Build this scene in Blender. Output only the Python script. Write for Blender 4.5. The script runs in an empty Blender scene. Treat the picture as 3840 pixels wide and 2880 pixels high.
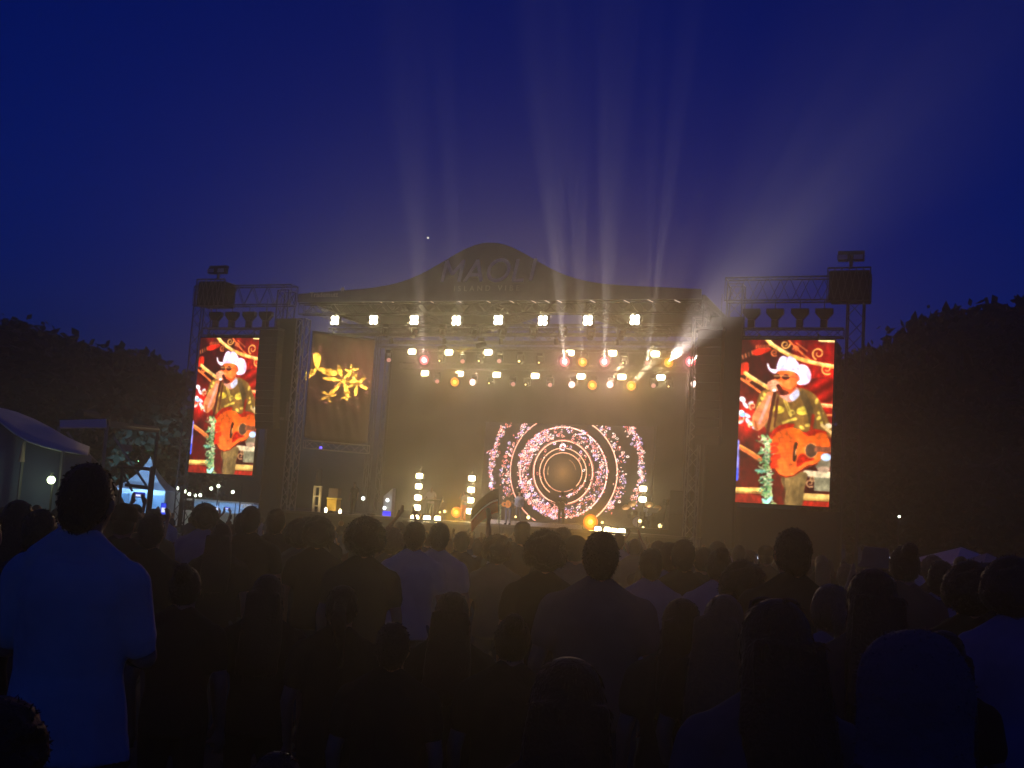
import bpy, bmesh, math, random
import numpy as np
from mathutils import Vector, Matrix, Euler

random.seed(7); rng = np.random.default_rng(7)
SC = bpy.context.scene
COL = SC.collection
R = math.radians

# ------------------------------------------------------------------ camera
# focal length, tilt and roll come from the stage verticals and the two screens
F, CX, CY = 4500.0, 1920.0, 1440.0          # in pixels of the 3840 x 2880 photograph
ROLL, PITCH, CAM_H = 0.065, math.atan(510 / 4500.0), 1.65
CAM = Vector((0, 0, CAM_H))
_f = Vector((0, math.cos(PITCH), math.sin(PITCH)))
_r0 = Vector((1, 0, 0)); _u0 = Vector((0, -math.sin(PITCH), math.cos(PITCH)))
_r = _r0 * math.cos(ROLL) + _u0 * math.sin(ROLL)
_u = -_r0 * math.sin(ROLL) + _u0 * math.cos(ROLL)
cam = bpy.data.cameras.new('camera'); camo = bpy.data.objects.new('camera', cam); COL.objects.link(camo)
m3 = Matrix((_r, _u, -_f)).transposed()
camo.matrix_world = Matrix.Translation(CAM) @ m3.to_4x4()
cam.sensor_width = 36; cam.lens = F / 3840 * 36; cam.clip_start = 0.05; cam.clip_end = 6000
SC.camera = camo

# ------------------------------------------------------------------ sky, exposure
w = bpy.data.worlds.new('World'); SC.world = w; w.use_nodes = True
nt = w.node_tree; nt.nodes.clear()
sky = nt.nodes.new('ShaderNodeTexSky'); sky.sky_type = 'NISHITA'; sky.sun_disc = False
sky.sun_elevation = R(1.0); sky.sun_rotation = R(180); sky.altitude = 0
sky.air_density = 1.0; sky.dust_density = 0.3; sky.ozone_density = 5.0
bg = nt.nodes.new('ShaderNodeBackground'); bg.inputs['Strength'].default_value = SKY_STRENGTH = 0.12
tint = nt.nodes.new('ShaderNodeMix'); tint.data_type = 'RGBA'; tint.blend_type = 'MULTIPLY'
tint.inputs[0].default_value = 1.0; tint.inputs[7].default_value = (0.02, 0.16, 0.84, 1)
out = nt.nodes.new('ShaderNodeOutputWorld')
nt.links.new(sky.outputs[0], tint.inputs[6]); nt.links.new(tint.outputs[2], bg.inputs[0]); nt.links.new(bg.outputs[0], out.inputs[0])
vs = SC.view_settings; vs.view_transform = 'Standard'; vs.look = 'None'; vs.exposure = 0; vs.gamma = 1; vs.use_curve_mapping = False
cy = SC.cycles
cy.use_denoising = True; cy.denoiser = 'OPENIMAGEDENOISE'
cy.max_bounces = 4; cy.diffuse_bounces = 2; cy.glossy_bounces = 2; cy.transmission_bounces = 4; cy.volume_bounces = 0
cy.transparent_max_bounces = 8; cy.sample_clamp_indirect = 3.0; cy.sample_clamp_direct = 0
cy.use_light_tree = True

# ------------------------------------------------------------------ pixel -> place
def ray(x, y): return _f + _r * ((x - CX) / F) + _u * ((CY - y) / F)
def at(x, y, d):
    """the point seen at pixel x, y at ground distance d"""
    v = ray(x, y); return CAM + v * (d / v.y)
TH = R(-22.2)                                # the stage is turned: its left end is farther away
SU = Vector((math.cos(TH), math.sin(TH), 0)); SV = Vector((-math.sin(TH), math.cos(TH), 0))
SO = Vector((-1.6, 63, 0))
def st(a, b, z): return SO + SU * a + SV * b + Vector((0, 0, z))
def sp(x, y, b):
    """pixel -> stage coordinates (across, up) on the upright plane b metres behind the stage front"""
    v = ray(x, y); t = (b + SV.dot(SO - CAM)) / SV.dot(v); P = CAM + v * t
    return SU.dot(P - SO), P.z
def ground_z(x, y):
    d = math.hypot((x - 21) / 9.0, (y - 46) / 11.0)
    dip = -1.45 * max(0.0, 1 - d * d * 0.55) if d < 1.35 else 0.0
    t = min(1.0, max(0.0, (y - 7.0) / 27.0)); t = t * t * (3 - 2 * t)
    return dip - 0.48 * t

# ------------------------------------------------------------------ helpers
def srgb(r, g, b):
    f = lambda c: (c / 255 / 12.92) if c / 255 <= 0.04045 else ((c / 255 + 0.055) / 1.055) ** 2.4
    return (f(r), f(g), f(b), 1)
MATS = {}
def mat(name, col, rough=0.7, metal=0.0, noise=0.25, scale=6.0, bump=0.0, bscale=30.0, spec=0.4, trans=0.0):
    if name in MATS: return MATS[name]
    m = bpy.data.materials.new(name); m.use_nodes = True; t = m.node_tree; b = t.nodes['Principled BSDF']
    c = (*col[:3], 1)
    b.inputs['Roughness'].default_value = rough; b.inputs['Metallic'].default_value = metal
    b.inputs['Specular IOR Level'].default_value = spec
    tc = t.nodes.new('ShaderNodeTexCoord')
    if noise > 0:
        n = t.nodes.new('ShaderNodeTexNoise'); n.inputs['Scale'].default_value = scale; n.inputs['Detail'].default_value = 5
        mx = t.nodes.new('ShaderNodeMix'); mx.data_type = 'RGBA'
        mx.inputs[6].default_value = (*[v * (1 - noise) for v in c[:3]], 1); mx.inputs[7].default_value = (*[min(1, v * (1 + noise)) for v in c[:3]], 1)
        t.links.new(tc.outputs['Object'], n.inputs['Vector']); t.links.new(n.outputs['Fac'], mx.inputs[0]); t.links.new(mx.outputs[2], b.inputs['Base Color'])
    else:
        b.inputs['Base Color'].default_value = c
    if bump > 0:
        n2 = t.nodes.new('ShaderNodeTexNoise'); n2.inputs['Scale'].default_value = bscale; n2.inputs['Detail'].default_value = 4
        bp = t.nodes.new('ShaderNodeBump'); bp.inputs['Strength'].default_value = bump; bp.inputs['Distance'].default_value = 0.02
        t.links.new(tc.outputs['Object'], n2.inputs['Vector']); t.links.new(n2.outputs['Fac'], bp.inputs['Height']); t.links.new(bp.outputs[0], b.inputs['Normal'])
    if trans > 0: b.inputs['Transmission Weight'].default_value = trans
    MATS[name] = m; return m
def emat(name, col, strength, sampling='NONE'):
    if name in MATS: return MATS[name]
    m = bpy.data.materials.new(name); m.use_nodes = True; t = m.node_tree; t.nodes.clear()
    e = t.nodes.new('ShaderNodeEmission'); e.inputs[0].default_value = (*col[:3], 1); e.inputs[1].default_value = strength
    o = t.nodes.new('ShaderNodeOutputMaterial'); t.links.new(e.outputs[0], o.inputs[0])
    m.cycles.emission_sampling = sampling
    MATS[name] = m; return m

def superell(w, h, y, n=24, e=0.45):
    f = lambda v: math.copysign(abs(v) ** e, v)
    return [(w / 2 * f(math.cos(2*math.pi*i/n)), h / 2 * f(math.sin(2*math.pi*i/n))) for i in range(n)]
class MB:
    """collects shapes, builds ONE mesh object"""
    def __init__(s): s.v = []; s.f = []
    def add(s, vs, fs):
        n = len(s.v); s.v += [tuple(p) for p in vs]; s.f += [tuple(i + n for i in f) for f in fs]; return s
    def box(s, x0, x1, y0, y1, z0, z1, M=None, bev=0.0):
        if bev > 0:
            bm = bmesh.new(); bmesh.ops.create_cube(bm, size=1)
            for v in bm.verts: v.co = Vector(((x0 + x1) / 2 + v.co.x * (x1 - x0), (y0 + y1) / 2 + v.co.y * (y1 - y0), (z0 + z1) / 2 + v.co.z * (z1 - z0)))
            bmesh.ops.bevel(bm, geom=bm.edges[:], offset=bev, segments=1, affect='EDGES')
            vs = [v.co.copy() for v in bm.verts]; fs = [[v.index for v in f.verts] for f in bm.faces]; bm.free()
        else:
            vs = [Vector(p) for p in ((x0,y0,z0),(x1,y0,z0),(x1,y1,z0),(x0,y1,z0),(x0,y0,z1),(x1,y0,z1),(x1,y1,z1),(x0,y1,z1))]
            fs = [(0,3,2,1),(4,5,6,7),(0,1,5,4),(1,2,6,5),(2,3,7,6),(3,0,4,7)]
        if M: vs = [M @ v for v in vs]
        return s.add(vs, fs)
    def tube(s, p, q, r0, r1=None, n=8, caps=True):
        p, q = Vector(p), Vector(q); r1 = r0 if r1 is None else r1; d = q - p
        if d.length < 1e-6: return s
        z = d.normalized(); x = z.orthogonal().normalized(); y = z.cross(x)
        vs = [p + (x * math.cos(2*math.pi*i/n) + y * math.sin(2*math.pi*i/n)) * r0 for i in range(n)] + [q + (x * math.cos(2*math.pi*i/n) + y * math.sin(2*math.pi*i/n)) * r1 for i in range(n)]
        fs = [(i, (i+1) % n, n + (i+1) % n, n + i) for i in range(n)]
        if caps: fs += [tuple(range(n-1, -1, -1)), tuple(range(n, 2*n))]
        return s.add(vs, fs)
    def path(s, pts, r, n=6):
        for a, b in zip(pts[:-1], pts[1:]): s.tube(a, b, r, n=n)
        return s
    def ell(s, c, rx, ry, rz, nu=12, nv=8, M=None):
        c = Vector(c); vs = [Vector((0, 0, rz))]; fs = []
        for j in range(1, nv):
            t = math.pi * j / nv
            for i in range(nu):
                p = 2 * math.pi * i / nu; vs.append(Vector((rx * math.sin(t) * math.cos(p), ry * math.sin(t) * math.sin(p), rz * math.cos(t))))
        vs.append(Vector((0, 0, -rz))); L = len(vs) - 1
        for i in range(nu): fs.append((0, 1 + i, 1 + (i+1) % nu))
        for j in range(nv - 2):
            for i in range(nu):
                a = 1 + j * nu + i; b = 1 + j * nu + (i+1) % nu; fs.append((a, a + nu, b + nu, b))
        for i in range(nu): fs.append((L, 1 + (nv-2) * nu + (i+1) % nu, 1 + (nv-2) * nu + i))
        if M: vs = [M @ v for v in vs]
        return s.add([v + c for v in vs], fs)
    def prism(s, pts, y0, y1):
        """outline in x, z pushed from y0 to y1"""
        n = len(pts); vs = [(x, y0, z) for x, z in pts] + [(x, y1, z) for x, z in pts]
        fs = [tuple(range(n)), tuple(range(2*n-1, n-1, -1))] + [(i, n + i, n + (i+1) % n, (i+1) % n) for i in range(n)]
        return s.add(vs, fs)
    def disc(s, c, r, axis=(0, -1, 0), n=16):
        c = Vector(c); z = Vector(axis).normalized(); x = z.orthogonal().normalized(); y = z.cross(x)
        return s.add([c + (x * math.cos(2*math.pi*i/n) + y * math.sin(2*math.pi*i/n)) * r for i in range(n)], [tuple(range(n))])
    def mesh(s, name, m=None, smooth=False):
        me = bpy.data.meshes.new(name); me.from_pydata(s.v, [], s.f); me.update()
        if smooth: me.polygons.foreach_set('use_smooth', [True] * len(me.polygons))
        if m: me.materials.append(m)
        return me
    def build(s, name, m, parent=None, smooth=False):
        return link(name, s.mesh(name, m, smooth), parent)
def link(name, data, parent=None, loc=None, rot=None):
    o = bpy.data.objects.new(name, data); COL.objects.link(o)
    if parent is not None: o.parent = parent
    if loc is not None: o.location = loc
    if rot is not None: o.rotation_euler = rot
    return o
def tag(o, label=None, cat=None, group=None, kind=None):
    if label: o['label'] = label
    if cat: o['category'] = cat
    if group: o['group'] = group
    if kind: o['kind'] = kind
    return o
def thing(name, label, cat, loc, rz=0.0, group=None):
    return tag(link(name, None, None, loc, (0, 0, rz)), label, cat, group)
def sthing(name, label, cat, a, b, z, group=None, rz=0.0): return thing(name, label, cat, st(a, b, z), TH + rz, group)
def kids(o): return [c for c in bpy.data.objects if c.parent == o]
def copy_tree(o, loc=None, rz=None, parent=None, ch=None):
    c = o.copy(); COL.objects.link(c); c.parent = parent
    if loc is not None: c.location = loc
    if rz is not None: c.rotation_euler = (0, 0, rz)
    for k in (ch if ch is not None else kids(o)): copy_tree(k, parent=c)
    return c
def spot(parent, loc, aim, energy, col, size=60, blend=0.8, rad=0.12, name='lamp_light'):
    l = bpy.data.lights.new(name, 'SPOT'); l.energy = energy; l.color = col[:3]; l.spot_size = R(size); l.spot_blend = blend; l.shadow_soft_size = rad
    o = link(name, l, parent); o.location = loc
    d = Vector(aim); o.rotation_euler = d.to_track_quat('-Z', 'Y').to_euler(); return o
def point(parent, loc, energy, col, rad=0.05, name='lamp_light'):
    l = bpy.data.lights.new(name, 'POINT'); l.energy = energy; l.color = col[:3]; l.shadow_soft_size = rad
    return link(name, l, parent, loc)
def local_dir(world_target, world_pos, rz):
    d = Vector(world_target) - Vector(world_pos); return Matrix.Rotation(-rz, 3, 'Z') @ d.normalized()

BLACK = mat('black_paint', (0.012, 0.012, 0.013), 0.55)
MATTE = mat('black_cloth', (0.005, 0.005, 0.006), 0.95, noise=0.4, scale=3, bump=0.3, bscale=8)
ALU = mat('aluminium', (0.26, 0.25, 0.24), 0.45, 0.8, noise=0.15)
STEEL = mat('dark_steel', (0.05, 0.05, 0.055), 0.5, 0.5)
WHITE = mat('white_cloth', (0.72, 0.72, 0.74), 0.85, noise=0.12)

# ------------------------------------------------------------------ ground
def build_ground():
    xs = np.concatenate([np.linspace(-1500, -90, 8), np.linspace(-80, 80, 81), np.linspace(90, 1500, 8)])
    ys = np.concatenate([np.linspace(-800, -30, 6), np.linspace(-20, 110, 66), np.linspace(120, 2500, 8)])
    vs = []; nx, ny = len(xs), len(ys)
    for y in ys:
        for x in xs:
            z = ground_z(x, y) - 0.02 + 0.02 * math.sin(x * 0.9) * math.sin(y * 0.7)
            vs.append((x, y, z))
    fs = [(j*nx+i, j*nx+i+1, (j+1)*nx+i+1, (j+1)*nx+i) for j in range(ny-1) for i in range(nx-1)]
    m = mat('trodden_grass', (0.035, 0.045, 0.018), 0.95, noise=0.5, scale=1.2, bump=0.6, bscale=25)
    o = MB().add(vs, fs).build('ground', m); tag(o, 'dark trodden grass field under the crowd', kind='structure')
    # tufts of grass in the open places near the camera
    g = MB()
    for i in range(5200):
        x = rng.uniform(-7, 7); y = rng.uniform(2.0, 22); z = ground_z(x, y) - 0.03
        h = rng.uniform(0.05, 0.12); t = rng.uniform(0, 6.28); dx, dy = math.cos(t) * 0.012, math.sin(t) * 0.012; lx, ly = rng.normal(0, 0.03, 2)
        g.add([(x-dx, y-dy, z), (x+dx, y+dy, z), (x+lx, y+ly, z+h)], [(0, 1, 2)])
    tag(g.build('grass', mat('grass_blade', (0.05, 0.08, 0.025), 0.8)), 'short grass blades between the spectators', kind='stuff')
build_ground()

# ------------------------------------------------------------------ trees
LEAFM = mat('leaves', (0.028, 0.042, 0.020), 0.8, noise=0.5, scale=0.6)
BARK = mat('bark', (0.06, 0.045, 0.035), 0.95, noise=0.4, scale=5, bump=0.6)
def tree_template(seed, H, W):
    r = np.random.default_rng(seed); tr = MB()
    tr.tube((0, 0, -1.8), (0.1, 0, H * 0.3), 0.42, 0.32, 10); tr.tube((0.1, 0, H * 0.3), (0, 0.1, H * 0.62), 0.32, 0.14, 8)
    lobes = []
    for k in range(20):
        t = r.uniform(0, 6.283); e = r.uniform(0.26, 0.92); rr = W * math.sin(math.pi * min(1, max(0.12, (e - 0.1) * 1.05))) * r.uniform(0.35, 0.8)
        c = np.array([math.cos(t) * rr, math.sin(t) * rr, H * e]); lobes.append((c, r.uniform(0.22, 0.36) * W))
        tr.tube((0.05, 0, H * r.uniform(0.2, 0.5)), tuple(c), 0.12, 0.03, 6)
    lobes.append((np.array([0, 0, H * 0.9]), W * 0.32))
    lf = MB(); vs = []; fs = []
    for c, rad in lobes:
        n = int(330 * (rad / (0.3 * W)) ** 2)
        d = r.normal(size=(n, 3)); d /= np.linalg.norm(d, axis=1)[:, None]
        p = c + d * rad * (np.where(r.random(n) < 0.16, r.uniform(1.0, 1.42, n), r.uniform(0.25, 1.05, n) ** 0.6))[:, None] * np.array([1, 1, 0.85])
        for q in p:
            a = r.normal(size=3); a /= np.linalg.norm(a); b = np.cross(a, r.normal(size=3)); b /= np.linalg.norm(b)
            s = r.uniform(0.16, 0.42); k = len(vs)
            vs += [tuple(q - a*s), tuple(q + b*s*0.55), tuple(q + a*s), tuple(q - b*s*0.55)]; fs.append((k, k+1, k+2, k+3))
    lf.add(vs, fs)
    return tr.mesh('trunk', BARK, True), lf.mesh('crown', LEAFM)
TT = [tree_template(s, 12.0, 5.2) for s in (1, 2, 3)]
def tree(x, y, d, W, k, label, group):
    """x, y: pixel of the crown's top"""
    P = at(x, y, d); gz = ground_z(P.x, P.y)
    o = thing('broadleaf_tree', label, 'tree', (P.x, P.y, gz), random.uniform(0, 6.28), group)
    s = (P.z - gz) / 12.3
    o.scale = (W / 5.2, W / 5.2, s)
    tr, cr = TT[k]; link('trunk', tr, o); link('crown', cr, o)
    return o
LT = [(-110, 1200, 60, 7.0, 'dark tree cut off by the left edge of the picture, behind the big white tent'),
      (70, 1205, 64, 6.0, 'tallest dark tree at the left, above the curved tent roof'),
      (215, 1245, 70, 5.5, 'dark tree left of the scaffold, second crown from the left edge'),
      (330, 1320, 82, 4.6, 'dark tree in the dip of the left tree line'),
      (440, 1300, 74, 5.2, 'dark rounded tree above the scaffold frame at the left'),
      (545, 1365, 78, 5.0, 'dark tree standing right above the blue pointed tent'),
      (625, 1500, 86, 4.4, 'low dark tree next to the left video screen'),
      (700, 1610, 92, 4.4, 'lowest dark tree behind the string lights, lower left of the screen')]
for i, (x, y, d, W, lab) in enumerate(LT): tree(x, y, d, W, i % 3, lab, 'trees left of the stage')
RT = [(3215, 1325, 84, 6.0, 'dark tree just right of the right video screen tower'),
      (3330, 1292, 78, 5.0, 'dark tree second to the right of the right screen'),
      (3440, 1240, 74, 5.0, 'dark tree with a stepped crown in the middle of the right tree line'),
      (3560, 1185, 70, 5.6, 'dark tree above the pale pop-up canopies'),
      (3690, 1145, 66, 6.0, 'tall dark tree near the right edge'),
      (3850, 1125, 62, 6.5, 'tallest dark tree, cut off by the right edge'),
      (3300, 1560, 66, 5.0, 'lower dark tree filling in beside the right tower'),
      (3480, 1500, 62, 5.0, 'lower dark tree behind the pop-up canopies'),
      (3680, 1480, 60, 5.5, 'lower dark tree at the far right behind the crowd'),
      (3860, 1480, 56, 5.5, 'lower dark tree against the right edge of the picture')]
for i, (x, y, d, W, lab) in enumerate(RT): tree(x, y, d, W, (i + 1) % 3, lab, 'trees right of the stage')

# ------------------------------------------------------------------ trusses
def truss(parent, p, q, wd=0.5, hd=0.5, r=0.03, step=0.6, m=ALU, up=(0, 0, 1)):
    """box truss: four chord parts and one lacing part"""
    p, q = Vector(p), Vector(q); d = (q - p).normalized(); L = (q - p).length
    s = d.cross(Vector(up)); s = s.normalized() if s.length > 1e-3 else Vector((1, 0, 0)); t = s.cross(d).normalized()
    cs = [s * (wd/2) * i + t * (hd/2) * j for i, j in ((-1, -1), (1, -1), (1, 1), (-1, 1))]
    for c in cs: MB().tube(p + c, q + c, r, n=6).build('chord', m, parent)
    lc = MB(); n = max(2, int(L / step))
    for k in range(4):
        a, b = cs[k], cs[(k+1) % 4]
        for i in range(n):
            u0, u1 = p + d * (L * i / n), p + d * (L * (i+1) / n)
            lc.tube(u0 + (a if i % 2 else b), u1 + (b if i % 2 else a), r * 0.55, n=4, caps=False)
    for i in (0, n):
        for k in range(4): lc.tube(p + d * (L * i / n) + cs[k], p + d * (L * i / n) + cs[(k+1) % 4], r * 0.6, n=4)
    return lc.build('lacing', m, parent)

# ------------------------------------------------------------------ stage deck and backdrop
DZ = 1.4
o = sthing('stage_deck', 'wide black concert stage platform behind the crowd', 'stage', 0, 0, 0)
MB().box(-11.4, 11.4, -0.4, 11.4, DZ - 0.12, DZ).build('deck', mat('stage_floor', (0.03, 0.028, 0.027), 0.35, noise=0.4, scale=2), o)
for i in range(12):
    x0 = -11.4 + i * 1.9; MB().box(x0 + 0.01, x0 + 1.89, -0.36, -0.30, -0.5, DZ - 0.125).build('skirt_panel', MATTE, o)
lg = [(-11, 5), (-5.5, 5), (0, 5), (5.5, 5), (11, 5), (-11, 11), (11, 11)]
for x, y in lg: MB().tube((x, y, -0.55), (x, y, DZ - 0.12), 0.05).build('leg', STEEL, o)
# low risers for band and drums
o = sthing('drum_riser', 'low grey riser under the drum kit on the right of the stage', 'riser', 8.2, 4.9, DZ)
MB().box(-1.9, 1.9, -1.2, 1.4, 0.002, 0.3, bev=0.02).build('platform', mat('riser_grey', (0.10, 0.10, 0.10), 0.5), o)
MB().box(-1.9, 1.9, -1.22, -1.205, 0.02, 0.28).build('skirt', MATTE, o)
o = sthing('stage_riser', 'pale grey step riser in the middle of the stage behind the singer', 'riser', 2.6, 5.2, DZ)
MB().box(-3.3, 3.3, -1.3, 1.6, 0.002, 0.22, bev=0.02).build('platform', mat('riser_pale', (0.35, 0.35, 0.37), 0.4), o)
MB().box(-3.3, 3.3, -1.32, -1.302, 0.02, 0.2).build('skirt', mat('riser_pale', (0.35, 0.35, 0.37)), o)
# black backdrop with folds
def drape(name, label, a0, a1, z0, z1, b, amp=0.06, wl=0.45, m=MATTE, parts=None):
    o = sthing(name, label, 'curtain', (a0 + a1) / 2, b, z0)
    W = a1 - a0; n = max(8, int(W / wl * 8)); nz = 6; vs = []; fs = []
    for j in range(nz + 1):
        for i in range(n + 1):
            x = -W/2 + W * i / n; z = (z1 - z0) * j / nz
            vs.append((x, amp * math.sin(x / wl * 6.283 + 0.6 * math.sin(x * 1.3) + z * 0.12) , z))
    for j in range(nz):
        for i in range(n): k = j * (n+1) + i; fs.append((k, k+1, k+n+2, k+n+1))
    c = MB().add(vs, fs).build('cloth', m, o, True); sm = c.modifiers.new('t', 'SOLIDIFY'); sm.thickness = 0.01
    MB().tube((-W/2, 0, z1 - z0 + 0.02), (W/2, 0, z1 - z0 + 0.02), 0.03).build('rail', STEEL, o)
    return o
drape('backdrop_curtain', 'black curtain across the back of the stage', -11.2, 11.2, DZ, 12.2, 10.6, amp=0.003, wl=0.9)
drape('side_curtain', 'black curtain closing the right side wing of the stage', 8.9, 11.1, DZ, 12.0, 8.5)

# ------------------------------------------------------------------ roof
o = sthing('stage_roof', 'dark curved canopy roof over the stage', 'roof', 0, 0, 0)
def roof_top(a): return 13.45 + 2.3 * math.exp(-(a / 3.6) ** 2) + 0.4 * (1 - (a / 12) ** 2)
vs = []; fs = []; n = 40
for j in range(9):
    for i in range(n + 1):
        a = -11.7 + 23.4 * i / n; b = 0.35 + 11.4 * j / 8
        vs.append((a, b, roof_top(a) - 0.05 - 0.10 * b * (roof_top(a) - 12.6) / 3))
for j in range(8):
    for i in range(n): k = j * (n+1) + i; fs.append((k, k+1, k+n+2, k+n+1))
c = MB().add(vs, fs).build('canopy', mat('roof_skin', (0.03, 0.03, 0.035), 0.6), o, True); c.modifiers.new('t', 'SOLIDIFY').thickness = 0.04
for b in (0.2, 4.2, 7.2, 10.8):
    truss(o, (-11.6, b, 12.78 if b < 1 else 12.3), (11.6, b, 12.78 if b < 1 else 12.3), 0.5, 0.6 if b < 1 else 0.55, 0.03, 0.55, STEEL)
for a in (-11.3, -5.6, 0, 5.6, 11.3): truss(o, (a, 0.5, 12.95), (a, 10.5, 12.95), 0.4, 0.4, 0.025, 0.7, STEEL)
EDGE = emat('edge_glint', (1.0, 0.80, 0.66), 0.75)  # glints along the roof edge, put in as glowing strips
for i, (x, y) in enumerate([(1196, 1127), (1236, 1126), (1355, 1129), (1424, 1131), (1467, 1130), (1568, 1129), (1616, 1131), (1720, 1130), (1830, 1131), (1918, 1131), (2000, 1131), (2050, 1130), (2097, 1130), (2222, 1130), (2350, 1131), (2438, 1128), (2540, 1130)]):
    a, z = sp(x, y, -0.1); MB().add([(a - 0.16, -0.1, z + 0.05), (a + 0.16, -0.1, z - 0.09), (a + 0.16, -0.1, z - 0.04), (a - 0.16, -0.1, z + 0.10)], [(0, 1, 2, 3)]).build('edge_glint', EDGE, o)
# lower front truss that carries the moving heads
o = sthing('lighting_truss', 'front lighting truss hanging under the stage roof', 'truss', 0, 1.6, 11.72, 'lighting trusses'); truss(o, (-10.4, 0, 0), (9.6, 0, 0), 0.45, 0.35, 0.025, 0.5, STEEL)
for a in (-8, 0, 8): MB().tube((a, 0, 0.2), (a, 0, 1.1), 0.02).build('chain', STEEL, o)
for a in (-6.5, -3.2, 0.2, 3.4, 6.8):  # lamps added under the truss to brighten the band
    d = Vector((0.0, 0.34, -0.9)).normalized(); h = MB().tube(Vector((a, 0.1, -0.32)), Vector((a, 0.1, -0.32)) + d * 0.3, 0.1, 0.13, 12).build('band_fill_lamp', BLACK, o); MB().tube((a, 0.1, -0.32), (a, 0.05, -0.1), 0.02).build('clamp', STEEL, o)
    spot(o, Vector((a, 0.1, -0.32)) + d * 0.34, d, 700, (1.0, 0.66, 0.58), 62, 0.9, 0.1, 'band_fill_light')
o = sthing('lighting_truss', 'middle lighting truss carrying the upper row of stage lamps', 'truss', 0, 4.2, 11.45, 'lighting trusses'); truss(o, (-8.6, 0, 0), (10.6, 0, 0), 0.45, 0.35, 0.025, 0.5, STEEL)
for a in (-7, 0, 8): MB().tube((a, 0, 0.2), (a, 0, 0.55), 0.02).build('chain', STEEL, o)
o = sthing('lighting_truss', 'rear lighting truss carrying the lower row of stage lamps', 'truss', 0, 7.2, 10.62, 'lighting trusses'); truss(o, (-8.6, 0, 0), (10.9, 0, 0), 0.45, 0.35, 0.025, 0.5, STEEL)
for a in (-7, 0, 8): MB().tube((a, 0, 0.2), (a, 0, 1.4), 0.02).build('chain', STEEL, o)
# corner columns
for a, b, lab in ((-11.3, 0.1, 'pale truss column at the left front corner of the stage'), (11.5, 0.1, 'pale truss column at the right front corner of the stage, lit at its foot'),
                  (sp(1376, 1800, 3.6)[0], 3.6, 'thin truss column inside the stage at the end of the left wing'), (-11.3, 10.9, 'truss column at the left back corner of the stage'), (11.3, 10.9, 'truss column at the right back corner of the stage')):
    o = sthing('truss_column', lab, 'truss', a, b, 0, 'stage roof columns')
    thin = 'thin' in lab; truss(o, (0, 0, -0.4 if b < 1 else DZ), (0, 0, 12.2), 0.3 if thin else 0.55, 0.3 if thin else 0.55, 0.025 if thin else 0.04, 0.62, STEEL if thin or b > 5 else ALU, up=(0, 1, 0))
    MB().box(-0.45, 0.45, -0.45, 0.45, -0.5 if b < 1 else DZ + 0.002, -0.4 if b < 1 else DZ + 0.1).build('base_plate', STEEL, o)

# header banner with lettering
o = sthing('header_banner', 'dark arched banner above the stage reading MAOLI ISLAND VIBE', 'banner', 0, -0.25, 13.12)
pts = [(-11.6, 0)] + [(a, roof_top(a) - 13.12 + 0.12) for a in np.linspace(-11.6, 11.6, 44)] + [(11.6, 0)]
MB().prism(pts[::-1], 0, 0.12).build('board', mat('banner_dark', (0.16, 0.18, 0.22), 0.8, noise=0.3, scale=1.5), o)
def text(parent, body, x, z, size, m, y=-0.012, shear=0.0, ext=0.004, sx=1.0, name='lettering', spacing=1.0, align='CENTER', bold=0.0):
    cu = bpy.data.curves.new(name, 'FONT'); cu.body = body; cu.size = size; cu.extrude = ext; cu.shear = shear; cu.align_x = align; cu.space_character = spacing; cu.offset = bold
    cu.resolution_u = 4
    t = bpy.data.objects.new(name, cu); COL.objects.link(t); bpy.context.view_layer.update()
    me = bpy.data.meshes.new_from_object(t.evaluated_get(bpy.context.evaluated_depsgraph_get())); bpy.data.objects.remove(t)
    me.transform(Matrix.Translation((x, y, z)) @ Matrix.Rotation(R(90), 4, 'X') @ Matrix.Diagonal((sx, 1, 1, 1)))
    me.materials.clear(); me.materials.append(m); return link(name, me, parent)
LET = mat('letter_white', (0.75, 0.75, 0.78), 0.7, noise=0.1)
def stroke_letter(parent, polys, x, z, h, w, m):
    b = MB(); W = 0.17 * h
    for pl in polys:
        for p, q in zip(pl[:-1], pl[1:]):
            a, c = Vector((p[0] * w, p[1] * h)), Vector((q[0] * w, q[1] * h)); d = (c - a).normalized(); n = Vector((-d.y, d.x)) * W / 2; a -= d * W * 0.18; c += d * W * 0.18
            k = (len(b.v) // 8) * 0.002
            b.prism([(x + v.x + 0.18 * v.y, z + v.y) for v in (a - n, c - n, c + n, a + n)], -0.02 - k, -0.004)
    return b.build('letter', m, parent)
ring = [[(0.5 + 0.5 * math.cos(t), 0.5 + 0.5 * math.sin(t)) for t in np.linspace(0, 2 * math.pi, 21)]]
for body, x, w in (([[(0, 0), (0, 1), (0.5, 0.35), (1, 1), (1, 0)]], -2.62, 1.0), ([[(0, 0), (0.5, 1), (1, 0)], [(0.2, 0.3), (0.8, 0.3)]], -1.28, 0.95), (ring, -0.02, 1.15), ([[(0, 1), (0, 0), (1, 0)]], 1.52, 0.55), ([[(0, 0), (0, 1)]], 2.5, 0.1)):
    stroke_letter(o, body, x, 1.06, 1.12, w, LET)
text(o, 'ISLAND VIBE', 0.0, 0.52, 0.42, mat('letter_grey', (0.45, 0.45, 0.47), 0.7, noise=0.1), spacing=1.7)
text(o, 'Trademutt', -9.9, 0.28, 0.42, mat('letter_grey', (0.45, 0.45, 0.47)), spacing=1.0)
bm = MB()
for k in range(6):
    t = k * math.pi / 3; bm.prism([(-8.72 + 0.05 * math.cos(t + 1.57) , 0.72 + 0.05 * math.sin(t + 1.57)), (-8.72 + 0.2 * math.cos(t), 0.72 + 0.2 * math.sin(t)), (-8.72 - 0.05 * math.cos(t + 1.57), 0.72 - 0.05 * math.sin(t + 1.57))], -0.012, -0.004)
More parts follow.
